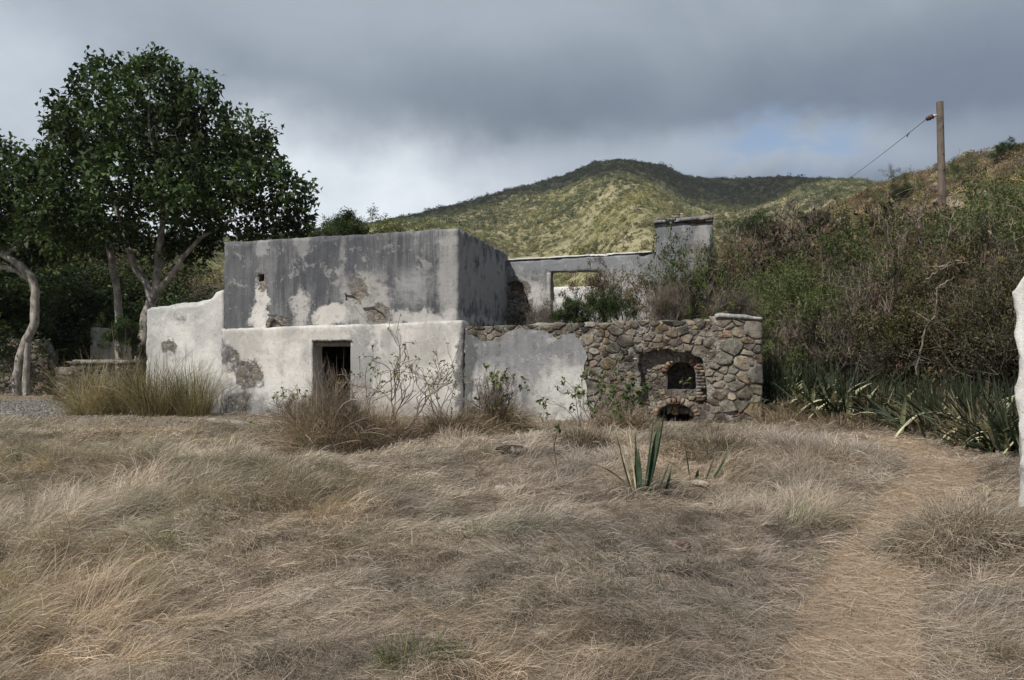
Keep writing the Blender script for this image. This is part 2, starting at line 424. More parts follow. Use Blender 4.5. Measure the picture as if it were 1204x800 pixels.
# ---- plaster with its own stains and losses (patterns that belong to the wall), plus side shade painted on the upper block
def P_(px, py, dep=0.0): s, z = fw(px, py, dep); return s, z
def ellp(k, P, x0, x1, y0, y1, soft=.5, dep=0.0):
    s0, z1 = fw(x0, y0, dep); s1, z0 = fw(x1, y1, dep)
    rx, rz = abs(s1-s0)/2, abs(z1-z0)/2
    d = k.vmul(k.vadd(P, (-(s0+s1)/2,0,-(z0+z1)/2)), (1/rx,0,1/rz))
    l = k.n('ShaderNodeVectorMath', {0:d}, operation='LENGTH').outputs['Value']
    l = k.math('ADD', l, k.math('MULTIPLY', k.math('SUBTRACT', k.spot, .5), 1.5+soft))
    return k.rng(l, 1+soft/3, 1-soft/3)
def plaster(name, base, dark, recipe, streak=.5, runs=.5):
    k = N(name)
    o = k.n('ShaderNodeTexCoord').outputs['Object']
    w = k.n('ShaderNodeTexNoise', {'Vector':o, 'Scale':2.2, 'Detail':7.0, 'Roughness':.62}).outputs['Color']
    P = k.vmul(k.vadd(o, k.vmul(k.vadd(w,(-.5,-.5,-.5)), (.75,0,.75))), (1,0,1))
    st = k.noise(k.vmul(o,(5,5,.45)), 1.6, 6, .6, .2); st2 = k.noise(k.vmul(o,(16,16,.8)), 1.5, 4, .6)
    bl = k.noise(o, .9, 7, .62, .4); fine = k.noise(o, 11, 7, .72); grit = k.noise(o, 60, 3, .7); spot = k.noise(o, 3.3, 8, .75)
    k.spot = spot
    f = k.math('ADD', k.math('MULTIPLY', k.rng(bl,.40,.60), 1-streak), k.math('MULTIPLY', k.rng(st,.40,.60), streak))
    c = k.mix(f, base, dark)
    c = k.mix(k.math('MULTIPLY', k.rng(st2,.48,.66), runs), c, tuple(t*.42 for t in base))
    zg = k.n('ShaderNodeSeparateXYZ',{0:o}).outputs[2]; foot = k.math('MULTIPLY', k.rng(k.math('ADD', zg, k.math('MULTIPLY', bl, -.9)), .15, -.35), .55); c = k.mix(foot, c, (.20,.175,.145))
    hgt = [None]
    def put(mask, col, amt=1.0, ragged=0.0):
        nonlocal c
        m = mask if amt == 1 else k.math('MULTIPLY', mask, amt)
        if ragged: m = k.math('MULTIPLY', m, k.rng(spot, .5-ragged, .5+ragged*.3))
        c = k.mix(m, c, col); return m
    losses = recipe(k, P, put) or []
    fl = k.noise(o, 2.6, 10, .78, .5); fl2 = k.noise(k.vadd(o,(7,3,5)), 5.5, 9, .75)
    c = k.mix(k.math('MULTIPLY', k.rng(fl,.55,.60), .55), c, k.mix(.5, base, (.50,.49,.47)))
    c = k.mix(k.math('MULTIPLY', k.rng(fl2,.56,.62), .45), c, k.mix(1.0, c, (.5,.5,.52), 'MULTIPLY'))
    c = k.mix(k.math('MULTIPLY', k.rng(fine,.5,.75), .35), c, k.mix(1.0, c, (.55,.56,.58), 'MULTIPLY'))
    c = k.mix(k.math('MULTIPLY', k.rng(spot,.60,.68), .55), c, k.mix(1.0, c, (.42,.42,.43), 'MULTIPLY'))
    c = k.mix(k.math('MULTIPLY', k.rng(spot,.38,.30), .35), c, (.55,.54,.52))
    c = k.mix(k.math('MULTIPLY', k.rng(grit,.55,.75), .3), c, k.mix(1.0, c, (.6,.6,.6), 'MULTIPLY'))
    h = k.math('ADD', k.math('MULTIPLY', fine, .5), k.math('MULTIPLY', grit, .2))
    for m in losses:                                   # broken plaster: rubble colours showing, lower surface
        vo = k.n('ShaderNodeTexVoronoi', {'Vector':k.vadd(o,k.vmul(w,(.12,.12,.12))), 'Scale':10.0}, feature='F1')
        ed = k.n('ShaderNodeTexVoronoi', {'Vector':k.vadd(o,k.vmul(w,(.12,.12,.12))), 'Scale':10.0}, feature='DISTANCE_TO_EDGE').outputs[0]
        sc = k.mix(k.rng(k.n('ShaderNodeSeparateXYZ',{0:vo.outputs['Color']}).outputs[0],.2,.8), (.11,.105,.10), (.27,.23,.19))
        sc = k.mix(k.rng(ed,.07,.02), sc, (.36,.34,.31)); sc = k.mix(k.rng(fine,.5,.7), sc, (.10,.09,.085))
        c = k.mix(m, c, sc)
        h = k.math('SUBTRACT', h, k.math('MULTIPLY', m, k.math('ADD', .9, k.math('MULTIPLY', k.rng(ed,.1,.0), .8))))
    return k.out(k.bsdf(c, .9, h, .9, .035, .15))
WHITE = (.66,.635,.60)
def rec_upper(k, P, put):
    e = lambda *a, **q: ellp(k, P, *a, **q)
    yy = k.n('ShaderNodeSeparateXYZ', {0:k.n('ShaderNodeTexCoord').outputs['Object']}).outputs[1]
    put(k.rng(yy,.05,.2), (.052,.056,.065), .88)  # side wall's shade painted in: darker render everywhere behind the front face
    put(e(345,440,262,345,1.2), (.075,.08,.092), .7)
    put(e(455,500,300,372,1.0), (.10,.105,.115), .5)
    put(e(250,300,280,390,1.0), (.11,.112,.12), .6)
    put(e(398,408,285,352,1.0), (.40,.39,.38), .55, .15)
    put(e(299,315,330,392,.4), WHITE, .85); put(e(294,312,355,396,.5), WHITE, .85)
    put(e(343,361,342,388,.8), WHITE, .6, .12)
    put(e(368,408,358,384,.7), WHITE, .8)
    put(e(402,458,322,384,.7), (.44,.425,.40), .8, .25)
    put(e(450,545,367,384,.9), WHITE, .6); put(e(515,545,262,384,1.2), (.42,.41,.40), .6)
    put(e(345,368,275,300,.8), (.33,.33,.33), .5); put(e(300,318,284,300,.8), (.42,.42,.42), .5)
    put(e(465,505,315,360,1.2), (.38,.38,.385), .6, .2)
    a = put(e(410,430,325,358,.45), (.3,.28,.25), 1.0, .18); b = put(e(432,456,358,382,.5), (.3,.28,.25), 1.0, .2)
    d = put(e(313,337,371,388,.3), (.2,.19,.17)); g = put(e(303,314,322,342,.4), (.25,.22,.19), .9)
    return [a, b, d, g]
def rec_lower(k, P, put):
    e = lambda *a, **q: ellp(k, P, *a, **q)
    put(e(405,445,378,470,1.0), (.22,.225,.23), .75)
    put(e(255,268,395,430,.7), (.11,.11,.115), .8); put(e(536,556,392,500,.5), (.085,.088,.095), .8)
    put(e(252,330,450,505,1.0), (.24,.245,.255), .75); put(e(330,420,388,400,1.5), (.42,.40,.38), .5)
    put(e(448,470,385,405,.8), (.34,.33,.32), .7); put(e(490,520,380,420,1.0), (.42,.40,.37), .5)
    put(e(280,310,385,420,1.0), (.45,.42,.38), .4); put(e(300,370,440,475,1.0), (.66,.65,.62), .7)
    a = put(e(264,284,406,440,.5), (.2,.19,.18), 1, .1); b = put(e(278,310,424,458,.5), (.14,.14,.14), 1, .12)
    d = put(e(266,298,462,488,.7), (.2,.19,.18), .9, .1); g = put(e(455,535,440,500,1.2), (.3,.3,.3), .35, .1)
    return [a, b, d]
def rec_wing(k, P, put):
    e = lambda *a, **q: ellp(k, P, *a, **q)
    put(e(168,260,352,385,1.0), (.33,.33,.335), .55, .2); put(e(166,182,360,420,1.0), (.30,.31,.32), .6)
    put(e(190,222,405,425,.8), (.30,.30,.30), .6, .15); put(e(205,215,366,380,.5), (.16,.16,.16), .7, .1)
    a = put(e(190,206,399,414,.5), (.14,.14,.14), .9, .12); put(e(210,262,440,492,1.0), (.40,.41,.42), .5)
    return [a]
def rec_long(k, P, put):
    e = lambda *a, **q: ellp(k, P, *a, **q)
    put(e(540,700,375,435,1.0), (.17,.175,.185), .85, .3); put(e(590,640,400,460,1.2), (.24,.245,.255), .6, .3)
    put(e(540,562,385,505,.6), (.10,.105,.11), .85); put(e(556,600,435,505,1.0), (.66,.65,.62), .8, .25)
    put(e(630,700,430,505,1.0), (.62,.61,.58), .8, .25)
    a = put(e(548,592,384,398,.8), (.2,.19,.18), .9, .1)
    return [a]
def rec_side(k, P, put): return []
MP_up = plaster('weathered_side_shaded_render', (.20,.203,.21), (.075,.079,.088), rec_upper, .6)
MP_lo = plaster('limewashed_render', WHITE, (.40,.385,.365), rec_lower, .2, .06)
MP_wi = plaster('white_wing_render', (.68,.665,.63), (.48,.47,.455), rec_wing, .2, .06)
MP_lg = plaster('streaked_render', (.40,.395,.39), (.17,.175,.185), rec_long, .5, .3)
def rec_back(k, P, put):
    e = lambda *a, **q: ellp(k, P, *a, dep=5.3, **q)
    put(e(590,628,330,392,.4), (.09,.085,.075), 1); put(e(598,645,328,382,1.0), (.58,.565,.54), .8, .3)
    put(e(590,780,300,318,.6), (.22,.23,.245), .8); put(e(690,775,320,385,.9), (.42,.40,.385), .7, .3)
    a = put(e(586,626,332,396,.3), (.2,.19,.18)); return [a]
def rec_chim(k, P, put):
    e = lambda *a, **q: ellp(k, P, *a, dep=4.6, **q)
    put(e(768,812,260,320,1.0), (.17,.175,.185), .8); put(e(815,842,262,300,1.0), (.36,.35,.345), .7, .3)
    a = put(e(812,842,286,330,.6), (.3,.28,.26), .8, .12); b = put(e(795,845,335,385,.7), (.3,.28,.26), .8, .15); return [a, b]
MP_bk = plaster('grey_back_render', (.27,.268,.267), (.13,.135,.145), rec_back, .5)
MP_ch = plaster('grey_chimney_render', (.22,.22,.222), (.10,.105,.115), rec_chim, .5)
MP_cap = plaster('pale_capping', (.50,.475,.44), (.30,.29,.275), rec_side, .3, .2)
MP_white = plaster('bright_limewash', (.72,.71,.69), (.52,.51,.49), rec_side, .3, .12)
def mortar_mat():
    k = N('rubble_mortar'); o = k.n('ShaderNodeTexCoord').outputs['Object']
    a = k.noise(o, 2, 6, .65); b = k.noise(o, 18, 6, .7)
    c = k.mix(k.rng(a,.38,.62), (.11,.095,.08), (.36,.335,.30)); c = k.mix(k.rng(b,.42,.65), c, (.06,.052,.046))
    return k.out(k.bsdf(c, .95, b, 1.0, .05, .1))
M_mortar = mortar_mat()
def stone_mat():
    k = N('field_stone'); c = k.n('ShaderNodeAttribute', attribute_name='Col').outputs['Color']; o = k.n('ShaderNodeTexCoord').outputs['Object']
    a = k.noise(o, 7, 7, .7); b = k.noise(o, 26, 6, .7); d = k.noise(k.vadd(o,(3,1,9)), 3.2, 8, .72)
    c = k.mix(1.0, c, k.mix(k.rng(a,.35,.65), (.55,.55,.55), (1.4,1.36,1.28)), 'MULTIPLY')
    e_ = k.noise(o, 1.1, 5, .6); c = k.mix(k.math('MULTIPLY', k.rng(e_,.48,.62), .55), c, (.30,.275,.235))
    c = k.mix(k.math('MULTIPLY', k.rng(d,.55,.62), .6), c, (.34,.325,.30)); c = k.mix(k.math('MULTIPLY', k.rng(b,.55,.68), .65), c, (.05,.047,.043))
    return k.out(k.bsdf(c, .9, k.math('ADD', a, k.math('MULTIPLY', b, .6)), .9, .04, .12))
M_stone = stone_mat()
M_brick = col_mat('old_brick', .9, .35, 14.0, .6)
def wood_mat(name, a, b):
    k = N(name); o = k.n('ShaderNodeTexCoord').outputs['Object']
    g = k.noise(k.vmul(o,(18,18,1.2)), 2.2, 6, .65); s = k.noise(o, 2.5, 4)
    c = k.mix(k.rng(g,.35,.65), a, b); c = k.mix(k.math('MULTIPLY',k.rng(s,.5,.7),.5), c, tuple(t*.5 for t in a))
    return k.out(k.bsdf(c, .85, g, .6, .02, .2))
M_beam = wood_mat('old_timber', (.13,.115,.10), (.24,.215,.19))

bld = empty('ruined_building', (BX,BY,0), -ANG)
tag(bld, 'roofless plastered stone ruin with square upper block, dark doorway, rubble oven wall and chimney', 'ruin')
def lin(x0,z0,x1,z1): return lambda x: z0+(z1-z0)*(np.asarray(x,float)-x0)/(x1-x0)
sL, sR, sC = fs(261), fs(539), fs(545)
zl = lin(sL, fw(261,387)[1], sR, fw(539,377)[1])            # the ledge line
zt0 = lin(sL, fw(261,285)[1], sR, fw(539,268)[1])
zt = lambda x: zt0(x)+.035*fbm(np.asarray(x,float)*1.3,0,0,31,5)
V, Fq = box_grid(sL+.03, sR, 0.0, 5.6, lambda x: zl(x)-.25, zt, .075, .022, 2.0, 3, .06)
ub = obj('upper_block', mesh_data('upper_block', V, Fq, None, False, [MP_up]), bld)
# hole and hollow lost from the render
hx, hz = fw(308,327)
c1 = prism('c', rough_outline([(hx-.09,hz-.10),(hx+.09,hz-.08),(hx+.07,hz+.10),(hx-.08,hz+.09)],.05,.03,2), -.2, .45)
hx2, hz2 = fw(324,381)
c2 = prism('c', rough_outline([(hx2-.24,hz2-.12),(hx2+.26,hz2-.12),(hx2+.18,hz2-.02),(hx2-.02,hz2+.13),(hx2-.16,hz2+.02)],.06,.04,5), -.2, .10)
c3p = [fw(*q) for q in ((407,345),(416,350),(428,364),(440,362),(452,372),(456,379),(438,379),(428,374),(416,360),(406,354))]
c3 = prism('c', rough_outline(c3p,.05,.03,8), -.2, .05)
for c in (c1,c2,c3): c.location = bld.location; c.rotation_euler = bld.rotation_euler
bpy.context.view_layer.update(); cut(ub, [c1,c2,c3])
# lower front wall with the doorway
d0, dz1 = fw(369,401); d1, _ = fw(413,400); dz0 = -.05
V, Fq = box_grid(sL, sC, -.055, .5, -.35, zl, .075, .02, 2.2, 7, .05)
lw = obj('front_wall', mesh_data('front_wall', V, Fq, None, False, [MP_lo]), bld)
c1 = prism('c', rough_outline([(d0,dz0),(d1,dz0),(d1,dz1),(d0,dz1)],.09,.018,4), -.4, 1.2)
c1.location = bld.location; c1.rotation_euler = bld.rotation_euler
bpy.context.view_layer.update(); cut(lw, [c1])
lt = box_grid(d0-.03, d1+.02, .02, .44, dz1-.135, dz1-.01, .06, .012, 5, 2, .01)
lin_o = obj('lintel', mesh_data('lintel', *lt, None, False, [M_beam]), bld)
lt = box_grid(d0-.02, d1+.05, -.085, .0, dz1-.012, dz1+.03, .05, .014, 6, 5, .02)
obj('lintel_crust', mesh_data('lintel_crust', *lt, None, False, [M_mortar]), lin_o)
V, Fq = box_grid(d0-.15, d1+.15, -.12, .6, -.3, .04, .09, .02, 3, 8, .03)
obj('threshold', mesh_data('threshold', V, Fq, None, False, [MP_cap]), bld)
# rest of the ground storey
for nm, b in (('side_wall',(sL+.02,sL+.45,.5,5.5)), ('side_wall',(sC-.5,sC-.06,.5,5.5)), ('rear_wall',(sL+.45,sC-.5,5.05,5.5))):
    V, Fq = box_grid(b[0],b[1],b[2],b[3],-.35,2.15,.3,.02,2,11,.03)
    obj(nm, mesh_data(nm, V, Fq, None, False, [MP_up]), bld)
# wing wall on the far side
wp = [(172,363),(180,360),(195,359),(212,357),(226,355),(236,353),(244,352),(250,349),(253,343),(262,340)]
ws = np.array([fw(a,b,.05) for a,b in wp])
wz = lambda x: np.interp(x, ws[:,0], ws[:,1])+.06*fbm(np.asarray(x,float)*2.5,0,0,41,5)
V, Fq = box_grid(ws[0,0], sL+.02, .05, .5, -.35, wz, .075, .022, 2.2, 13, .06)
obj('wing_wall', mesh_data('wing_wall', V, Fq, None, False, [MP_wi]), bld)

# long wall: rubble core, plaster coat, individually modelled stones
sE = fs(897); lp = [(545,384),(580,383),(620,382),(660,381),(700,380),(750,378),(800,377),(838,376),(842,372),(897,376)]
lz_ = np.array([fw(a,b) for a,b in lp])
lz = lambda x: np.interp(x, lz_[:,0], lz_[:,1])+.03*fbm(np.asarray(x,float)*2.2,0,0,51,4)
V, Fq = box_grid(sC-.02, sE, .05, 1.5, -.4, lambda x: lz(x)-.02, .085, .03, 3.0, 15, .06)
core = obj('rubble_wall', mesh_data('rubble_wall', V, Fq, None, False, [M_mortar]), bld)
nich = [fw(*q) for q in ((752,474),(832,474),(829,440),(827,424),(812,413),(790,412),(772,411),(752,414),(749,430),(753,452))]
c1 = prism('c', rough_outline(nich,.08,.05,3), -.3, .33)
a0, az0 = fw(784,459); a1, _ = fw(818,459); az1 = fw(800,426)[1]
A1 = (.5*(a0+a1), az0, a1-a0, az1-az0)
c2 = prism('c', rough_outline(arch_pts(*A1),.08,.015,3), -.2, 1.3)
b0, bz0 = fw(772,501); b1, _ = fw(817,501); bz1 = fw(795,475)[1]
A2 = (.5*(b0+b1), bz0-.1, b1-b0, bz1-bz0+.1)
c3 = prism('c', rough_outline(arch_pts(*A2),.08,.015,5), -.35, 1.2)
for c in (c1,c2,c3): c.location = bld.location; c.rotation_euler = bld.rotation_euler
bpy.context.view_layer.update(); cut(core, [c1,c2,c3])
# the plaster coat
pc = [fw(*q) for q in ((546,505),(697,505),(692,470),(686,440),(690,420),(684,402),(672,393),(655,399),(640,390),(612,386),(596,391),(580,402),(566,401),(555,395),(546,391))]
pco = rough_outline(pc,.05,.045,21)
def coat(pts, y0, y1):
    """plaster slab from an outline: a fine grid clipped to it so the face can undulate"""
    o = prism('plaster_coat', pts, y0, y1, bld, [MP_lg]); me = o.data
    bm = bmesh.new(); bm.from_mesh(me)
    for ax in (0,2):
        lo = min(v.co[ax] for v in bm.verts); hi = max(v.co[ax] for v in bm.verts)
        for q in np.arange(lo+.12, hi, .12):
            no = Vector((1,0,0)) if ax==0 else Vector((0,0,1))
            bmesh.ops.bisect_plane(bm, geom=bm.verts[:]+bm.edges[:]+bm.faces[:], plane_co=no*q, plane_no=no)
    for v in bm.verts:
        if v.co.y < y0+.02: v.co.y += .012*float(fbm(v.co.x*2,v.co.z*2,0,61,4))
    bm.to_mesh(me); bm.free(); return o
coat(pco, -.005, .075)

PAL = np.array([(.18,.172,.165),(.22,.213,.20),(.14,.138,.138),(.27,.258,.235),(.31,.28,.235),(.32,.27,.19),(.27,.215,.15),(.24,.175,.135),(.22,.215,.18),(.19,.175,.155),(.38,.35,.31),(.155,.16,.148),(.30,.25,.20),(.23,.19,.16)])
PALW = np.array([3,3,2.6,2.6,2.2,1.6,1.1,.7,1.6,3,1.5,1.6,1.4,1.4]); PALW /= PALW.sum()
def clip(poly, nx, nz, d):
    out = []; m = len(poly)
    for i in range(m):
        a, b = poly[i], poly[(i+1)%m]; da = a[0]*nx+a[1]*nz-d; db = b[0]*nx+b[1]*nz-d
        if da <= 0: out.append(a)
        if da*db < 0: t = da/(da-db); out.append((a[0]+(b[0]-a[0])*t, a[1]+(b[1]-a[1])*t))
    return out
def in_poly(p, poly):
    x, z = p; c = False; n = len(poly)
    for i in range(n):
        x1,z1 = poly[i]; x2,z2 = poly[i-1]
        if (z1>z)!=(z2>z) and x < (x2-x1)*(z-z1)/(z2-z1)+x1: c = not c
    return c
def stones(acc, rng, x0, x1, zlo, zhi, ybase, smin, smax, skip=lambda p: False, shrink=.012, bulge=.034, big=None, flat=1.35, tone=None):
    """irregular coursed rubble: power cells of unequal radii, each a rounded pillow of its own colour"""
    pts = []; tries = 0
    while tries < 9000:
        tries += 1
        x = rng.uniform(x0,x1); z = rng.uniform(zlo, zhi(x)); r = (smin+(smax-smin)*rng.random()**1.5) if rng.random() < .9 else smin*.7
        if big is not None: r *= big(x,z)
        if all(((x-q[0])/flat)**2+(z-q[1])**2 > ((r+q[2])*.86)**2 for q in pts): pts.append((x,z,r))
    P = np.array(pts)
    for i,(x,z,r) in enumerate(pts):
        if skip((x,z)) or rng.random() < .03: continue
        e = flat
        rr_ = 1.75*r+.05; poly = [(x+e*rr_*math.cos(t), z+rr_*math.sin(t)) for t in np.linspace(.2,2*math.pi+.2,9,endpoint=False)]
        d2 = (P[:,0]-x)**2+(P[:,1]-z)**2
        for j in np.argsort(d2)[1:20]:
            qx, qz, qr = P[j]; dx, dz = (qx-x)/e**2, qz-z
            # radical line in the stretched metric
            L2 = ((qx-x)/e)**2+(qz-z)**2; t = .5+(r*r-qr*qr)/(2*L2)
            mx, mz = x+(qx-x)*t, z+(qz-z)*t
            poly = clip(poly, dx, dz, mx*dx+mz*dz)
            if len(poly) < 3: break
        if len(poly) < 3: continue
        poly = clip(poly, 0, 1, zhi(x)+.01); poly = clip(poly, 1, 0, x1); poly = clip(poly, -1, 0, -x0)
        if len(poly) < 3: continue
        p = np.array(poly); c = p.mean(0)
        for q_ in range(2 if rng.random() < .45 else 1):                      # round the corners
            cf = rng.uniform(.06,.17); nx_ = np.roll(p,-1,0); p = np.stack([p*(1-cf)+nx_*cf, p*cf+nx_*(1-cf)],1).reshape(-1,2)
        c = p.mean(0); rad = np.hypot(*(p-c).T); rm = max(rad.mean(), .02)
        p = c+(p-c)*np.maximum(0, 1-(shrink*rng.uniform(.6,1.6))/rad)[:,None]
        p = p + .045*min(1,rm/.12)*np.stack([fbm(p[:,0]*9,p[:,1]*9,i,1,3), fbm(p[:,0]*9,p[:,1]*9,i+.5,2,3)],-1)
        n = len(p); out = bulge*rng.uniform(.5,1.4)*min(1.3, rm/.14)
        tl = rng.normal(0,.13,2)
        rings = [(1.0,.06),(1.0,-.2*out),(.95,-.75*out),(.80,-.97*out),(.42,-1.0*out)]
        V = []
        for f, y in rings:
            q = c+(p-c)*f
            yy = ybase+y+(tl[0]*(q[:,0]-c[0])+tl[1]*(q[:,1]-c[1]))*(y<0) + (.022*fbm(q[:,0]*8,q[:,1]*8,i*1.7,4,4) if y<0 else 0)
            V.append(np.stack([q[:,0], yy+0*q[:,0], q[:,1]],-1))
        V = np.concatenate(V+[[[c[0], ybase-1.05*out+.012*rng.normal(), c[1]]]])
        Fq = []
        m = len(rings)
        for a in range(m-1):
            for b in range(n): Fq.append((a*n+b, a*n+(b+1)%n, (a+1)*n+(b+1)%n, (a+1)*n+b))
        last = (m-1)*n; cen = m*n
        for b in range(0,n,2): Fq.append((last+b, last+(b+1)%n, last+(b+2)%n, cen))
        col = PAL[rng.choice(len(PAL), p=PALW)]*rng.uniform(.45,1.1)*np.array((1.06,1.0,.92))
        if tone is not None: col = col*tone(x,z)
        acc.add(V, Fq, col)
def bricks_arch(acc, rng, A, y0, y1, t=.10, n=13):
    cx, z0, w, h = A; r = w/2; zc = z0+h-r*.8
    for th in np.linspace(.08*math.pi,.92*math.pi,n):
        if rng.random() < .12: continue
        th += rng.normal(0,.03); hw = math.pi*r/n*.42; tt = t*rng.uniform(.8,1.15)
        ce = np.array([cx+(r+tt/2+.01)*math.cos(th), zc+(r*.8+tt/2+.01)*math.sin(th)])
        d = np.array([math.cos(th), math.sin(th)]); n_ = np.array([-d[1], d[0]])
        q = [ce+d*sx*tt/2+n_*sy*hw*(1+.25*sx) for sx,sy in ((-1,-1),(1,-1),(1,1),(-1,1))]
        yj = y0+rng.normal(0,.012)
        V = [(a,yj,b) for a,b in q]+[(a,y1,b) for a,b in q]
        col = np.array([(.26,.15,.10),(.33,.23,.15),(.17,.12,.10),(.34,.27,.20)][rng.integers(4)])*rng.uniform(.6,1.1)
        acc.add(V, [(0,1,2,3),(0,4,5,1),(1,5,6,2),(2,6,7,3),(3,7,4,0)], col)
def brick_rows(acc, rng, x0, x1, z0, z1, y0, y1, bl=.21, bh=.065, drop=.12):
    z = z0; row = 0
    while z < z1:
        x = x0-(row%2)*bl/2
        while x < x1:
            l = bl*rng.uniform(.75,1.1); a, b = max(x,x0), min(x+l-.012,x1)
            if b-a > .05 and rng.random() > drop:
                yj = y0+rng.normal(0,.012); h = bh-.012
                V = [(a,yj,z),(b,yj,z+rng.normal(0,.003)),(b,yj,z+h),(a,yj,z+h),(a,y1,z),(b,y1,z),(b,y1,z+h),(a,y1,z+h)]
                col = np.array([(.20,.125,.10),(.25,.185,.14),(.14,.11,.095),(.29,.25,.205),(.18,.17,.155)][rng.integers(5)])*rng.uniform(.5,1.05)
                acc.add(V, [(0,1,2,3),(0,4,5,1),(1,5,6,2),(2,6,7,3),(3,7,4,0)], col)
            x += l
        z += bh; row += 1
rng = np.random.default_rng(11)
acc = Acc()
nb = [(x+(x-np.mean([q[0] for q in nich]))*.03, z) for x,z in nich]
A2r = [(b0-.16,bz0-.3),(b1+.16,bz0-.3),(b1+.16,bz1+.16),(b0-.16,bz1+.16)]
cp = [tuple(q) for q in pco]
def skip(p): return in_poly(p, nb) or in_poly(p, A2r) or (in_poly(p, cp) and in_poly((p[0]+.12,p[1]), cp) and in_poly((p[0],p[1]+.1), cp))
sS = fs(548)
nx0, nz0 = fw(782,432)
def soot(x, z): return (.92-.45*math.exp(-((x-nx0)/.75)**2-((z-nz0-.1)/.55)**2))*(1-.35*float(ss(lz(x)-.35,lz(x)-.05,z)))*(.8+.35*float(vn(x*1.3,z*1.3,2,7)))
bigf = lambda x,z: 1.0+.6*float(ss(fs(835), fs(865), x))-.18*float(ss(lz(x)-.5, lz(x), z))
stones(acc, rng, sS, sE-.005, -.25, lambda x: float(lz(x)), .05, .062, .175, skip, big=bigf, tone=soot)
# small chinking stones wedged in the joints
for i in range(420):
    s = rng.uniform(sS+.4, sE-.05); z = rng.uniform(-.1, float(lz(s))-.03)
    if skip((s,z)): continue
    w = rng.uniform(.018,.06); h = w*rng.uniform(.35,.9); a_ = rng.normal(0,.4); m_ = 7
    q = np.array([(math.cos(t)*w*rng.uniform(.7,1.15), math.sin(t)*h*rng.uniform(.7,1.15)) for t in np.linspace(0,2*math.pi,m_,endpoint=False)])
    q = q@np.array([[math.cos(a_),math.sin(a_)],[-math.sin(a_),math.cos(a_)]]); o_ = rng.uniform(.0,.022)
    V = [(s+u,.09,z+v) for u,v in q]+[(s+u,.045-o_,z+v) for u,v in q]+[(s+u*.6,.034-o_+rng.normal(0,.004),z+v*.6) for u,v in q]+[(s,.03-o_,z)]
    Fq = [(b,(b+1)%m_,m_+(b+1)%m_,m_+b) for b in range(m_)]+[(m_+b,m_+(b+1)%m_,2*m_+(b+1)%m_,2*m_+b) for b in range(m_)]+[(2*m_+b,2*m_+(b+1)%m_,2*m_+(b+2)%m_,3*m_) for b in range(0,m_,2)]
    acc.add(V, Fq, (PAL[rng.choice(len(PAL),p=PALW)]*rng.uniform(.6,1.2)) if rng.random() < .85 else np.array((.26,.13,.09)))
obj('stone_facing', acc.me('stone_facing', M_stone), bld)
# brick parts of the oven
acc = Acc(); bricks_arch(acc, rng, A1, .27, .60, .10, 12); oa = obj('oven_arch', acc.me('oven_arch', M_brick), bld)
acc = Acc(); bricks_arch(acc, rng, A2, .035, .30, .12, 14)
obj('hearth_arch', acc.me('hearth_arch', M_brick), bld)
acc = Acc()
JB = lambda: obj('brick_jamb', acc.me('brick_jamb', M_brick), bld)
brick_rows(acc, rng, fw(819,0)[0], fw(830,0)[0], fw(0,462)[1], fw(0,428)[1], .12, .5, .2, .07)
JB(); acc = Acc()
brick_rows(acc, rng, fw(752,0)[0], fw(771,0)[0], fw(0,500)[1], fw(0,466)[1], .03, .2, .2, .07, .2)
JB(); acc = Acc()
brick_rows(acc, rng, fw(819,0)[0], fw(846,0)[0], fw(0,502)[1], fw(0,488)[1], .0, .2, .24, .075, .1)
obj('brick_jamb', acc.me('brick_jamb', M_brick), bld)
acc = Acc(); stones(acc, np.random.default_rng(9), fw(752,0)[0], fw(783,0)[0], fw(0,468)[1], lambda x: fw(0,418)[1], .33, .035, .09)
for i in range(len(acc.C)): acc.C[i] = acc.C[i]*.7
obj('niche_stonework', acc.me('niche_stonework', M_stone), bld)
# loose stones lying on the oven sill
acc = Acc()
stones(acc, np.random.default_rng(3), fw(782,0)[0], fw(830,0)[0], fw(0,473)[1], lambda x: fw(0,458)[1], .30, .05, .09, bulge=.05)
obj('oven_sill', acc.me('oven_sill', M_stone, True), bld)
# capping slab at the end and ragged plaster along the top
cs0, cs1 = fs(841), fs(896)
V, Fq = box_grid(cs0, cs1+.02, -.02, 1.3, lambda x: lz(x)-.015, lambda x: lz(x)+.075-.03*ss(cs0+.6,cs1,x), .06, .012, 5, 17, .03)
obj('capping_slab', mesh_data('capping_slab', V, Fq, None, False, [MP_lg]), bld)
acc = Acc(); r2 = np.random.default_rng(8)
for i in range(34):
    s = r2.uniform(sS, cs0); w = r2.uniform(.08,.24); h = r2.uniform(.01,.045); z = float(lz(s)); y = r2.uniform(.1,.6)
    a = r2.uniform(0,6.28,9)
    q = np.array([(math.cos(t)*w*r2.uniform(.7,1.1), math.sin(t)*w*.7) for t in np.linspace(0,2*math.pi,8,endpoint=False)])
    V = [(s+u,y+v,z-.06) for u,v in q]+[(s+u*.95,y+v*.95,z+h*.7) for u,v in q]+[(s+u*.5,y+v*.5,z+h) for u,v in q]+[(s,y,z+h)]
    Fq = [(b,(b+1)%8,8+(b+1)%8,8+b) for b in range(8)]+[(8+b,8+(b+1)%8,16+(b+1)%8,16+b) for b in range(8)]+[(16+b,16+(b+1)%8,16+(b+2)%8,24) for b in (0,2,4,6)]
    col = PAL[r2.integers(len(PAL))]*.7 if r2.random()<.92 else np.array((.25,.13,.09)); acc.add(V,Fq,col)
tag(obj('wall_top_rubble', acc.me('wall_top_rubble', M_stone, True), bld), kind='stuff')
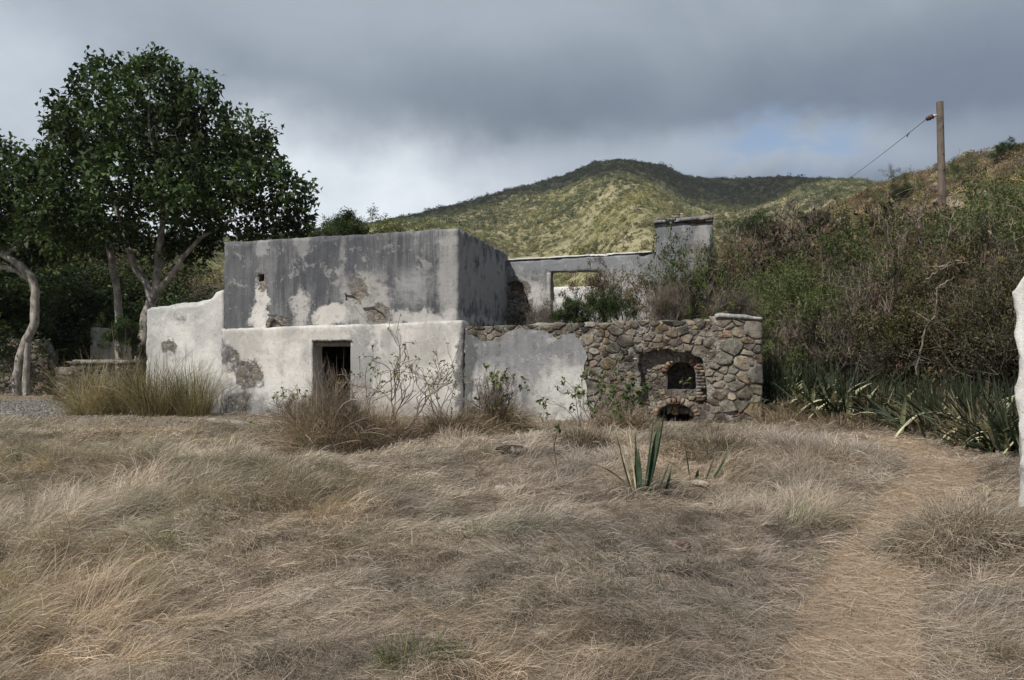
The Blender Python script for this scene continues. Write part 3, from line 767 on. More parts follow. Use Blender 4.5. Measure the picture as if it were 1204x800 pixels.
# terrace of earth behind the long wall
def earth_mat():
    k = N('terrace_earth'); o = k.n('ShaderNodeTexCoord').outputs['Object']; a = k.noise(o,5,6,.7)
    return k.out(k.bsdf(k.mix(k.rng(a,.35,.65),(.12,.10,.08),(.25,.21,.16)), .95, a, 1, .06, .1))
V, Fq = box_grid(sC-.05, sE-.02, 1.45, 7.0, -.4, 2.02, .25, .06, 1.5, 19, .02)
obj('terrace', mesh_data('terrace', V, Fq, None, True, [earth_mat()]), bld)

# back wall with its window opening
q0, q1 = fs(594,5.3), fs(772,5.3); bz = lin(q0, fw(594,307,5.3)[1], q1, fw(770,297,5.3)[1])
V, Fq = box_grid(q0-.05, q1+.1, 5.3, 5.75, -.3, lambda x: bz(x)+.02*fbm(np.asarray(x)*2,0,0,71,4), .09, .025, 2.2, 21, .05)
bw = obj('back_wall', mesh_data('back_wall', V, Fq, None, False, [MP_bk]), bld)
w0, wz1 = fw(648,320,5.3); w1, _ = fw(703,320,5.3); _, wz0 = fw(648,372,5.3)
c1 = prism('c', rough_outline([(w0,wz0),(w1+.25,wz0),(w1+.2,wz0+.5),(w1,wz0+.8),(w1+.02,wz1),(w0,wz1+.02)],.09,.03,14), 5.0, 6.1)
r0, _ = fw(590,0,5.3); r1, rz1 = fw(625,331,5.3); rm_, rz0 = fw(620,395,5.3)
c2 = prism('c', rough_outline([(r0-.3,rz0-.3),(r1-.02,rz0-.3),(r1-.04,rz0+.3),(r1,rz0+.65),(r1-.2,rz1-.2),(r1-.35,rz1),(r0-.3,rz1-.1)],.08,.06,15), 5.0, 5.42)
for c in (c1,c2): c.location = bld.location; c.rotation_euler = bld.rotation_euler
bpy.context.view_layer.update(); cut(bw, [c1,c2])
V, Fq = box_grid(w0-.12, w0-.0, 5.24, 5.34, wz0, wz1-.02, .07, .012, 4, 23, .02)
obj('window_jamb', mesh_data('window_jamb', V, Fq, None, False, [MP_cap]), bld)
V, Fq = box_grid(q0, q1+.02, 5.27, 5.78, lambda x: bz(x)+.005, lambda x: bz(x)+.05, .09, .010, 3, 24, .03)
obj('wall_coping', mesh_data('wall_coping', V, Fq, None, False, [MP_white]), bld)
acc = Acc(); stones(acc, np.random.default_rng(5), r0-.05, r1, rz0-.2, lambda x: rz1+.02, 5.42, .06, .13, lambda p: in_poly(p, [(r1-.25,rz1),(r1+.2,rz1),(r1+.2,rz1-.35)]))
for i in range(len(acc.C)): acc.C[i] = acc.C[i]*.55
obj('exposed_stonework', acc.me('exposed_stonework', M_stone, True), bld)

# chimney
h0, hz1 = fw(771,262,4.6); h1, _ = fw(838,262,4.6)
V, Fq = box_grid(h0, h1, 4.6, 6.0, 1.8, hz1, .085, .03, 2.2, 25, .08)
ch = obj('chimney', mesh_data('chimney', V, Fq, None, False, [MP_ch]), bld)
V, Fq = box_grid(h0-.06, h1+.02, 4.5, 6.1, lin(h0,hz1-.03,h1,hz1+.05), lin(h0,hz1+.05,h1,hz1+.17), .08, .018, 3, 26, .05)
obj('chimney_cap', mesh_data('chimney_cap', V, Fq, None, False, [M_brick if False else MP_ch]), ch)
acc = Acc(); r3 = np.random.default_rng(2); ex, ez = fw(800,256,4.9)
for t in range(3):
    brick_rows(acc, r3, ex-.30+.06*t, ex+.16-.04*t, hz1+.07+.075*t, hz1+.07+.075*t+.06, 4.75+.04*t, 5.3-.05*t, .22, .075, .0)
brick_rows(acc, r3, h0-.04, h1, hz1-.03, hz1+.05, 4.55, 4.8, .25, .075, .45)
obj('chimney_brickwork', acc.me('chimney_brickwork', M_brick), ch)

# the white wall glimpsed through the window
g0, gz = fw(618,338,10.5); g1, _ = fw(745,338,10.5)
ww = empty('white_wall', world((g0+g1)/2, 10.5, 0), -ANG); tag(ww, 'bright white plastered wall seen through the window opening of the roofless room', 'wall')
V, Fq = box_grid(-(g1-g0)/2-.3, (g1-g0)/2+.6, 0, .4, -.6, gz, .15, .02, 2, 27, .05)
obj('wall', mesh_data('wall', V, Fq, None, False, [MP_white]), ww)

# white plastered gate post at the path
gp = at(1199,605,8.3)
post = empty('gate_post', (gp[0], gp[1], float(G(gp[0],gp[1]))), R(-33)); tag(post, 'white limewashed masonry gate post with a ragged top beside the path', 'gate post')
V, Fq = box_grid(0, .75, 0, .6, -.3, lambda x: 2.16+.18*ss(0,.14,x)+.05*fbm(np.asarray(x)*6,0,0,81,3), .04, .045, 3.5, 29, .04)
k_ = ss(.5,0,V[:,0])*(.03*fbm(V[:,2]*1.1,0,0,5,2)); V[:,0] += k_ + .05*ss(.2,2.2,2.2-V[:,2])*0
V[:,0] -= .05*np.clip(V[:,2],0,2.4)/2.2*1.0
V[:,0] += ss(1.8,2.1,V[:,2])*(-.03)*ss(.4,0,V[:,0]) 
obj('pillar', mesh_data('pillar', V, Fq, None, False, [MP_white]), post)

# ruins behind the trees
def masonry(name, label, cat, px0, px1, py_top, D, depth, rz, mat, seed, top=None, stone=False, dark=1.0):
    a, b = at(px0, py_top, D), at(px1, py_top, D); L = b[0]-a[0]; h = a[2]
    e = empty(name, (a[0], D, 0), rz); tag(e, label, cat)
    f = top if top else (lambda x: h+.05*fbm(np.asarray(x)*2,0,0,seed,4))
    V, Fq = box_grid(0, L, 0, depth, -.3, f, .12, .04 if stone else .012, 2.5, seed, .1 if stone else .02)
    obj('core' if stone else 'wall', mesh_data('core', V, Fq, None, stone, [mat]), e)
    if stone:
        acc = Acc(); stones(acc, np.random.default_rng(seed), .02, L-.02, -.1, lambda x: float(f(x))-.03, .0, .08, .17)
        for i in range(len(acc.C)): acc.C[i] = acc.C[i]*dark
        obj('facing_stones', acc.me('facing_stones', M_stone, True), e)
    return e
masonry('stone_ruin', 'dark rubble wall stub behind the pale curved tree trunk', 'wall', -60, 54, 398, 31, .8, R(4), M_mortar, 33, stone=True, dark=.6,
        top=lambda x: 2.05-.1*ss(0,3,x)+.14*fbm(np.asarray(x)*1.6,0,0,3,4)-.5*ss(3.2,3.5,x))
masonry('plastered_wall', 'small pale square of plastered wall standing behind the multi-stemmed tree', 'wall', 106, 152, 385, 33, .4, R(-10), MP_cap, 35,
        top=lambda x: 2.5-.1*np.asarray(x)+.04*fbm(np.asarray(x)*2,0,0,5,4))
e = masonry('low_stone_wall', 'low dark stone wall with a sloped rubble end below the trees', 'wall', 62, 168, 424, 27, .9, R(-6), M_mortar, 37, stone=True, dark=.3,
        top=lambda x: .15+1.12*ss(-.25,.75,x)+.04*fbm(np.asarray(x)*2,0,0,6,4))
V, Fq = box_grid(.55, (168-62)/1000*27, -.06, .95, 1.18, 1.30, .1, .03, 2.5, 39, .05)
obj('coping', mesh_data('coping', V, Fq, None, True, [M_mortar]), e)
# ------------------------------------------------------------------ vegetation tools
def nrm(v): return v/np.maximum(np.linalg.norm(v, axis=-1, keepdims=True), 1e-9)
def tube(acc, P, rad, col, n=6):
    P = np.asarray(P,float); rad = np.broadcast_to(rad, (len(P),)); m = len(P)
    T = nrm(np.gradient(P, axis=0)); ref = np.where(np.abs(T[:,2:3])>.9, [[1.,0,0]], [[0,0,1.]])
    A = nrm(np.cross(T, ref)); 
    for i in range(1,m):
        if A[i]@A[i-1] < 0: A[i] = -A[i]
    B = np.cross(T, A)
    t = np.linspace(0,2*math.pi,n,endpoint=False)
    V = P[:,None]+rad[:,None,None]*(np.cos(t)[None,:,None]*A[:,None]+np.sin(t)[None,:,None]*B[:,None])
    i, j = np.meshgrid(np.arange(m-1), np.arange(n), indexing='ij'); j2 = (j+1)%n
    acc.add(V.reshape(-1,3), np.stack([i*n+j, i*n+j2, (i+1)*n+j2, (i+1)*n+j],-1).reshape(-1,4), col)
def leaves(acc, P, Dr, L, W, col, rng, droop=.2, fold=.25):
    n = len(P); Dr = nrm(Dr); up = nrm(rng.normal(size=(n,3))*.6+[0,0,1.0])
    S_ = nrm(np.cross(Dr, up)); U = np.cross(S_, Dr); L = np.broadcast_to(L,(n,))[:,None]; W = np.broadcast_to(W,(n,))[:,None]
    mid = P+Dr*L*.55+U*L*.08
    V = np.stack([P, mid+S_*W*.5+U*W*fold, P+Dr*L-U*L*droop, mid-S_*W*.5+U*W*fold],1)
    Fq = np.arange(4*n).reshape(-1,4)
    acc.add(V.reshape(-1,3), Fq, np.repeat(col,4,0) if np.ndim(col)==2 else col)
def cols(rng, n, pal, w=None, var=.2):
    pal = np.asarray(pal,float); i = rng.choice(len(pal), n, p=w)
    return pal[i]*rng.uniform(1-var,1+var,(n,1))
def blades(acc, P, az, L, tilt, bend, W, col, rng, seg=5, tipw=.15, floor=None, power=1.2, wob=.15):
    """ribbons of grass: start at P, lean `tilt` from upright towards azimuth az, bend further along their length"""
    n = len(P); t = (np.arange(seg)+.5)/seg
    ph = tilt[:,None]+bend[:,None]*t[None]**power
    aa = az[:,None]+rng.normal(0,wob,(n,1))*t[None]*3
    st = (L/seg)[:,None]
    dx = np.sin(ph)*np.cos(aa)*st; dy = np.sin(ph)*np.sin(aa)*st; dz = np.cos(ph)*st
    z0 = np.zeros((n,1))
    X = P[:,0:1]+np.concatenate([z0,np.cumsum(dx,1)],1); Y = P[:,1:2]+np.concatenate([z0,np.cumsum(dy,1)],1); Z = P[:,2:3]+np.concatenate([z0,np.cumsum(dz,1)],1)
    if floor is not None:
        g = floor(X, Y)+rng.uniform(.004,.035,(n,1)); Z[:,1:] = np.maximum(Z[:,1:], g[:,1:])
    tw = rng.normal(0,.7,n)[:,None]
    sx, sy, sz = -np.sin(aa.mean(1,keepdims=True))*np.cos(tw), np.cos(aa.mean(1,keepdims=True))*np.cos(tw), np.sin(tw)
    w = (W[:,None]*.5)*np.concatenate([np.linspace(1,.8,seg),[tipw]])[None]
    A = np.stack([X-sx*w,Y-sy*w,Z-sz*w],-1); B = np.stack([X+sx*w,Y+sy*w,Z+sz*w],-1)
    V = np.stack([A,B],2).reshape(n,-1,3)
    q = np.array([[2*i,2*i+1,2*i+3,2*i+2] for i in range(seg)])
    Fq = (q[None]+(2*(seg+1))*np.arange(n)[:,None,None]).reshape(-1,4)
    acc.add(V.reshape(-1,3), Fq, np.repeat(col, 2*(seg+1), 0))

M_leaf = leaf_mat('broad_leaf', .25, .55, .18)
M_fine = leaf_mat('fine_leaf', .35, .6, .15, per=True)
M_dead = leaf_mat('dry_leaf', .2, .8, .1, per=True)
M_straw = leaf_mat('straw', .25, .75, .12, .18, .5)
M_sans = leaf_mat('sword_leaf', .08, .45, .25, .25, 6.0)
M_bark = col_mat('bark', .9, .55, 6.0, .8, (1,1,.6))

# ------------------------------------------------------------------ trees by space colonisation
def colonize(attr, nodes, parents, step, infl, kill, maxit=160):
    N_ = [np.array(p,float) for p in nodes]; par = list(parents); attr = attr.copy()
    nd = np.full(len(attr), 1e9); ni = np.zeros(len(attr), int)
    def upd(s):
        A = np.array(N_[s:]); 
        for a in range(0,len(A),400):
            d = np.linalg.norm(attr[:,None]-A[None,a:a+400],axis=2); j = d.argmin(1); m = d[np.arange(len(attr)),j]
            b = m < nd; nd[b] = m[b]; ni[b] = j[b]+s+a
    upd(0); seen = set()
    for it in range(maxit):
        if not len(attr): break
        act = nd < infl
        if not act.any(): infl *= 1.5; continue
        s = len(N_); new = 0
        for i in np.unique(ni[act]):
            d = nrm(attr[act & (ni==i)]-N_[i]).sum(0); l = np.linalg.norm(d)
            if l < 1e-6: continue
            d = d/l+np.array([0,0,.05]); p = N_[i]+step*d/np.linalg.norm(d)
            key = tuple(np.round(p,2))
            if key in seen: continue
            seen.add(key); N_.append(p); par.append(i); new += 1
        if not new: break
        upd(s); keep = nd > kill; attr, nd, ni = attr[keep], nd[keep], ni[keep]
    return np.array(N_), np.array(par)
def tree(name, label, base, stems, lobes, D, rng, nattr, step, leaf, nleaf, pal, r_tip=.008, barkc=(.27,.25,.225), r_min=None, dspread=3.0, group=None):
    """stems: photo polylines ((px,py,dD,r),...) ; lobes: (px,py,r_px,dD). All turned into metres at depth D around the base."""
    e = empty(name, base); tag(e, label, 'tree', group)
    o = np.array(base)
    nodes, par, rfix = [], [], {}
    for st in stems:
        P = np.array([at(a,b,D+c)-o for a,b,c,_ in st]); rs = [q[3] for q in st]
        prev = -1
        if nodes:
            d = np.linalg.norm(np.array(nodes)-P[0],axis=1); j = int(d.argmin())
            if d[j] < .6: prev = j
        for i in range(len(P)-1):
            m = max(1,int(np.linalg.norm(P[i+1]-P[i])/step))
            for t in range(m + (i==len(P)-2)):
                f = t/m; q = P[i]+(P[i+1]-P[i])*f + rng.normal(0,.012,3)
                nodes.append(q); par.append(prev); prev = len(nodes)-1; rfix[prev] = rs[i]+(rs[i+1]-rs[i])*f
    L = [(at(a,b,D+c)-o, r*D/F) for a,b,r,c in lobes]
    vol = np.array([r**2.2 for _,r in L]); pick = rng.choice(len(L), nattr, p=vol/vol.sum())
    u = nrm(rng.normal(size=(nattr,3)))*(rng.uniform(.30,1,(nattr,1))**.45)
    att = np.array([L[i][0] for i in pick])+u*np.array([L[i][1] for i in pick])[:,None]
    Nn, Pp = colonize(att, nodes, par, step, 2.2, step*1.6)
    kids = np.bincount(Pp[Pp>=0], minlength=len(Nn)); rad = np.zeros(len(Nn)); acc2 = np.where(kids==0, r_tip**2.3, 0.0)
    for i in range(len(Nn)-1,-1,-1):
        rad[i] = acc2[i]**(1/2.3)
        if Pp[i] >= 0: acc2[Pp[i]] += acc2[i]
    for i,r in rfix.items(): rad[i] = r
    big = {}
    for i in range(len(Nn)):
        p = Pp[i]
        if p >= 0 and (p not in big or rad[i] > rad[big[p]]): big[p] = i
    tk = Acc(); n0 = len(nodes)
    for i in range(len(Nn)):
        p = Pp[i]
        if p < 0 or big.get(p) != i:
            ch = [i] if p < 0 else [p,i]
            while ch[-1] in big: ch.append(big[ch[-1]])
            if len(ch) < 2: continue
            r = rad[ch].copy()
            if p >= 0: r[0] = min(r[0], r[1]*1.15)
            g = np.array(barkc)*(1.0 if r.max()>.03 else .7)
            tube(tk, Nn[ch], r, g, 9 if r.max() > .08 else (6 if r.max() > .03 else 4))
    to = obj('trunk', tk.me('trunk', M_bark, True), e)
    # leaf rosettes at the twig ends and along thin twigs
    thin = np.where((rad < r_tip*2.2) & (np.arange(len(Nn)) >= n0))[0]
    tipw = np.where(kids[thin]==0, 3, 1)
    C = np.repeat(thin, tipw*max(1,nleaf//3))
    q_ = Nn[C]; C = C[(vn(q_[:,0]/.75,q_[:,1]/.75,q_[:,2]/.75,15)+.5*vn(q_[:,0]/1.9,q_[:,1]/1.9,q_[:,2]/1.9,16)+rng.normal(0,.12,len(C))) < .60]
    n = len(C); Dl = nrm(nrm(Nn[C]-Nn[np.maximum(Pp[C],0)])*.7+rng.normal(size=(n,3))*.75+[0,0,.12])
    Pl = Nn[C]+rng.normal(0,.10,(n,3))*(leaf/.16)
    tone = np.clip(.85+.75*vn(Pl[:,0]/.8,Pl[:,1]/.8,Pl[:,2]/.8,5)+.3*vn(Pl[:,0]/3,Pl[:,1]/3,Pl[:,2]/3,6),.4,1.6)[:,None]
    la = Acc(); leaves(la, Pl, Dl, leaf*rng.uniform(.6,1.2,n), leaf*.5*rng.uniform(.7,1.2,n), cols(rng,n,pal)*tone, rng)
    obj('crown', la.me('crown', M_leaf), e)
    return e

GREEN_D = [(.036,.062,.022),(.047,.080,.026),(.029,.052,.021),(.070,.104,.034)]
b = at(166,474,28); b[2] = float(G(b[0],b[1]))-.05
tree('tree', 'large dark green broadleaf tree with several pale stems beside the white wing wall', tuple(b),
     [((166,478,0,.30),(165,440,0,.24),(168,405,0,.20),(172,372,0,.18),(178,355,0,.17)),
      ((178,356,0,.16),(173,333,0,.12),(160,318,.2,.11),(150,290,.3,.10),(141,262,.4,.085),(133,225,.5,.06),(120,190,.3,.04)),
      ((178,356,0,.15),(184,335,0,.13),(186,300,-.2,.11),(191,262,-.4,.09),(190,215,-.5,.06),(176,160,-.6,.04)),
      ((184,342,0,.12),(200,327,-.4,.09),(214,305,-.8,.075),(236,280,-1.0,.055),(275,258,-1.2,.04)),
      ((146,474,.6,.16),(142,430,.6,.14),(140,385,.6,.13),(138,345,.6,.12),(131,305,.4,.12),(123,266,.2,.10),(112,230,0,.06),(95,195,-.2,.04)),
      ((191,240,-.4,.06),(230,205,-.6,.045),(275,190,-.8,.03))],
     [(170,104,46,0),(128,112,45,1.2),(112,138,50,-1.4),(222,122,46,.5),(185,140,58,-1.2),(245,165,52,-1.0),(285,170,42,1),(302,210,44,0),(328,240,34,-.5),
      (80,176,36,.5),(82,145,30,-1),(150,190,50,1.6),(130,200,44,-2.0),(215,215,50,-2.0),(262,225,44,-1.6),(235,205,46,2),(60,215,38,-1.0),(95,235,36,1),
      (345,256,22,0),(300,262,30,-.8),(250,262,30,1.0),(212,258,26,-2),(110,262,24,-1.5),(165,245,26,2),(70,262,26,1),(342,225,30,.8),(350,262,24,.5),(330,272,24,-.8),(300,278,22,.5),(270,285,22,-1),(85,282,24,0),(60,290,22,1),(225,272,24,1),(52,200,28,1),(45,250,30,-1.4),(110,160,52,2),(120,285,26,1.5),(160,275,24,2),(200,285,22,1.5),(235,292,18,0),(95,262,28,-1),(200,170,55,2.2),(270,205,48,2),(175,80,24,-.5),(120,75,12,0)],
     28, np.random.default_rng(21), 3000, .20, .25, 24, GREEN_D)
b = at(22,466,30); b[2] = float(G(b[0],b[1]))-.05
tree('tree', 'spreading tree with a pale bent twin trunk growing by the dark rubble wall stub', tuple(b),
     [((19,470,0,.17),(19,445,0,.15),(24,420,0,.14),(31,401,0,.15),(41,380,0,.15),(41,345,0,.15),(36,325,0,.15),(24,312,0,.14),(5,300,0,.12),(-18,285,0,.09),(-40,250,0,.06)),
      ((31,470,0,.13),(30,445,0,.12),(31,420,0,.11),(33,402,0,.11)),
      ((38,330,0,.11),(20,318,.2,.10),(0,314,.4,.09),(-30,312,.5,.07),(-60,290,.6,.05)),
      ((-18,285,0,.07),(-10,250,.3,.05),(5,215,.4,.035)),((5,300,0,.07),(28,285,-.3,.045),(50,262,-.3,.03))],
     [(-8,184,32,0),(-55,180,42,1),(22,210,32,-1),(-20,222,44,.5),(48,232,28,0),(-70,220,50,-1),(5,258,26,0),(42,262,24,1),(-45,270,40,0),(75,280,20,-1),(-100,240,45,0),(22,192,26,1),(15,235,34,1.2),(50,205,32,-1.5),(-5,200,40,1.5),(18,285,16,-1.2),(60,285,24,1),(-10,285,26,1.2),(85,255,26,0)],
     30, np.random.default_rng(22), 1500, .22, .25, 24, GREEN_D)

# ------------------------------------------------------------------ shrubs
def grow(rng, p, d, L, r, lev, out, tips, trop=.15, jit=.25, kids=(2,4), ang=(.4,.9), ratio=(.5,.8)):
    n = 5; P = [np.array(p,float)]; d = nrm(np.array(d,float))
    for i in range(n):
        d = nrm(d+rng.normal(0,jit,3)*.5+np.array([0,0,trop])*.3); P.append(P[-1]+d*L/n)
    P = np.array(P); out.append((P, np.linspace(r, r*.6, n+1), lev))
    if lev == 0:
        for i in range(2,n+1): tips.append((P[i], nrm(P[i]-P[i-1])))
        return
    tips.append((P[-1], d))
    for c in range(rng.integers(kids[0], kids[1]+1)):
        i = rng.integers(2, n+1) if c else n
        b = nrm(P[i]-P[i-1]); a = rng.uniform(*ang); s = nrm(np.cross(b, rng.normal(size=3)))
        grow(rng, P[i], b*math.cos(a)+s*math.sin(a), L*rng.uniform(*ratio), r*.6, lev-1, out, tips, trop, jit, kids, ang, ratio)
def shrub(kind, seed, H=2.6):
    """returns (stem mesh, foliage mesh)"""
    rng = np.random.default_rng(seed); out, tips = [], []
    K = dict(acacia=dict(ns=8, sp=.65, lev=3, jit=.3, kids=(2,4), trop=.12), brown=dict(ns=7, sp=.55, lev=3, jit=.3, kids=(2,3), trop=.2),
             scrub=dict(ns=9, sp=.55, lev=3, jit=.2, kids=(3,4), trop=.2), twig=dict(ns=12, sp=.55, lev=3, jit=.24, kids=(3,4), trop=.18), leafy=dict(ns=9, sp=.75, lev=3, jit=.3, kids=(2,4), trop=.1),
             vine=dict(ns=8, sp=.85, lev=2, jit=.5, kids=(2,4), trop=-.05))[kind]
    for i in range(K['ns']):
        a = rng.uniform(0,2*math.pi); t = rng.uniform(.05,K['sp'])
        p = (rng.normal(0,.16), rng.normal(0,.16), -.1)
        grow(rng, p, (math.cos(a)*math.sin(t), math.sin(a)*math.sin(t), math.cos(t)), H*rng.uniform(.36,.52), .022*H/2.6, K['lev'], out, tips, K['trop'], K['jit'], K['kids'])
    sa = Acc()
    sc = {'acacia':(.16,.135,.11),'scrub':(.095,.078,.064),'brown':(.10,.08,.07),'twig':(.13,.108,.094),'leafy':(.14,.12,.10),'vine':(.2,.16,.12)}[kind]
    for P, r, lev in out: tube(sa, P, r, np.array(sc)*rng.uniform(.75,1.35), 4 if lev < 2 else 5)
    T = np.array([t[0] for t in tips]); Dn = np.array([t[1] for t in tips])
    n_per = {'scrub':(9 if seed==14 else 6),'acacia':20,'brown':4,'twig':1,'leafy':14,'vine':9}[kind]
    idx = np.repeat(np.arange(len(T)), n_per); n = len(idx)
    la = Acc()
    if kind == 'acacia':
        c = cols(rng,n,[(.095,.135,.048),(.12,.165,.06),(.07,.10,.038),(.15,.155,.075)],None,.25)
        leaves(la, T[idx]+rng.normal(0,.06,(n,3)), Dn[idx]*.5+rng.normal(size=(n,3))*.8, rng.uniform(.035,.085,n), rng.uniform(.010,.022,n), c, rng, .1)
        m = M_fine
    elif kind == 'scrub':
        c = cols(rng,n,([(.115,.12,.055),(.09,.10,.045),(.15,.125,.07),(.16,.115,.08),(.07,.08,.04)] if seed == 14 else [(.135,.125,.075),(.105,.10,.058),(.16,.14,.095),(.10,.11,.05),(.085,.075,.05)]),None,.3)
        leaves(la, T[idx]+rng.normal(0,.06,(n,3)), Dn[idx]*.5+rng.normal(size=(n,3))*.8, rng.uniform(.035,.08,n), rng.uniform(.012,.026,n), c, rng, .15)
        m = M_fine
    elif kind == 'brown':
        c = cols(rng,n,[(.115,.075,.055),(.09,.065,.05),(.14,.10,.07),(.075,.058,.046),(.12,.11,.06)],None,.25)
        leaves(la, T[idx]+rng.normal(0,.05,(n,3)), Dn[idx]*.2+rng.normal(size=(n,3))*.4+[0,0,-.8], rng.uniform(.06,.13,n), rng.uniform(.02,.042,n), c, rng, .3, .5)
        m = M_dead
    elif kind == 'twig':
        c = cols(rng,n,[(.20,.155,.12),(.15,.12,.10),(.16,.15,.07)],None,.3)
        leaves(la, T[idx]+rng.normal(0,.04,(n,3)), rng.normal(size=(n,3))+[0,0,-.3], rng.uniform(.04,.09,n), rng.uniform(.015,.03,n), c, rng, .2, .4); m = M_dead
    elif kind == 'leafy':
        c = cols(rng,n,[(.035,.06,.022),(.05,.08,.026),(.03,.05,.022),(.075,.095,.035)],None,.25)
        leaves(la, T[idx]+rng.normal(0,.08,(n,3)), Dn[idx]*.4+rng.normal(size=(n,3))*.8, rng.uniform(.06,.12,n), rng.uniform(.03,.05,n), c, rng); m = M_leaf
    else:
        c = cols(rng,n,[(.065,.11,.035),(.09,.14,.045),(.16,.10,.06),(.05,.08,.03)],[.35,.3,.15,.2],.25)
        leaves(la, T[idx]+rng.normal(0,.05,(n,3)), Dn[idx]*.3+rng.normal(size=(n,3))*.7+[0,0,-.2], rng.uniform(.05,.11,n), rng.uniform(.02,.045,n), c, rng); m = M_fine
    if kind == 'twig':
        T2 = np.repeat(T,3,0); n2 = len(T2)
        blades(sa, T2+rng.normal(0,.03,(n2,3)), rng.uniform(0,6.28,n2), rng.uniform(.12,.38,n2), rng.uniform(.1,1.0,n2), rng.normal(.2,.5,n2), np.full(n2,.007), cols(rng,n2,[(.19,.155,.13),(.14,.115,.10)]), rng, 3)
    zz = np.concatenate(la.V)[:,2]; f = H/np.percentile(zz, 98)        # the crown ends at the nominal height
    fx = max(.6, f)
    for A_ in (sa, la): A_.V = [v*np.array([fx,fx,f],np.float32) for v in A_.V]
    return sa.me('stems', M_bark), la.me('foliage', m)
PROTO = {}
for kind, ks in (('acacia',(1,2,3)),('brown',(4,5)),('twig',(6,7,8)),('scrub',(14,15,16)),('leafy',(9,10)),('vine',(12,13))):
    PROTO[kind] = [shrub(kind, s) for s in ks]
vrng = np.random.default_rng(77)
def put_shrub(kind, x, y, h, label, group=None, name='shrub', cat='shrub', z=None, wid=1.0, v=None, H=2.6):
    sm, lm = PROTO[kind][vrng.integers(len(PROTO[kind])) if v is None else v]
    e = empty(name, (x,y,float(G(x,y)) if z is None else z), vrng.uniform(0,6.28)); tag(e, label, cat, group)
    s = h/H; e.scale = (s*wid,s*wid,s)
    obj('stems', sm, e); obj('foliage', lm, e); return e
def place_px(kind, px, py_top, D, label, **q):
    x = (px-CX)/F*D; z0 = float(G(x,D)) if q.get('z') is None else q['z']
    return put_shrub(kind, x, D, max(.3, CAMZ+(HY-py_top)/F*D-z0), label, **q)

# dark bush behind the left-hand trees
LB = {'leafy':'dark green leafy bush in the shaded growth behind the two trees','twig':'grey brown half bare bush in the shaded growth behind the two trees','acacia':'dull green fine-leaved bush in the shaded growth behind the two trees','scrub':'olive half-leafed bush in the shaded growth behind the two trees'}
for px, top, D, kd in [(-70,300,36,'leafy'),(-35,330,34,'leafy'),(-5,335,36,'leafy'),(12,345,34.5,'leafy'),(48,330,36,'leafy'),(62,372,33.5,'leafy'),(78,345,36,'leafy'),(95,330,38,'leafy'),(112,350,38,'leafy'),
    (30,275,42,'leafy'),(-15,270,40,'leafy'),(100,285,43,'leafy'),(140,290,41,'scrub'),(60,290,44,'acacia'),(90,295,45,'leafy'),(122,310,44,'twig'),(150,330,42,'leafy'),(0,290,46,'leafy'),(-40,280,46,'leafy'),(168,360,40,'acacia'),(190,352,44,'twig'),(85,382,34.5,'leafy'),(215,352,46,'twig'),(240,350,50,'twig'),(262,345,48,'twig'),(-95,300,40,'leafy'),(-120,280,42,'leafy')]:
    place_px(kd, px, top-4, D, LB[kd], group={'leafy':'dark bushes behind the trees','twig':'grey brown bushes behind the trees','acacia':'dull green bushes behind the trees','scrub':'olive bushes behind the trees'}[kd], wid=vrng.uniform(1.1,1.6))
# ivy-like bush hanging on the multi-stemmed trunk
b_ = at(146,420,26.9); put_shrub('leafy', b_[0], 26.9, 1.25, 'dark leafy growth sprouting half way up the stems of the large tree', name='climber', cat='climber', z=b_[2]-.05, wid=.9, v=0)

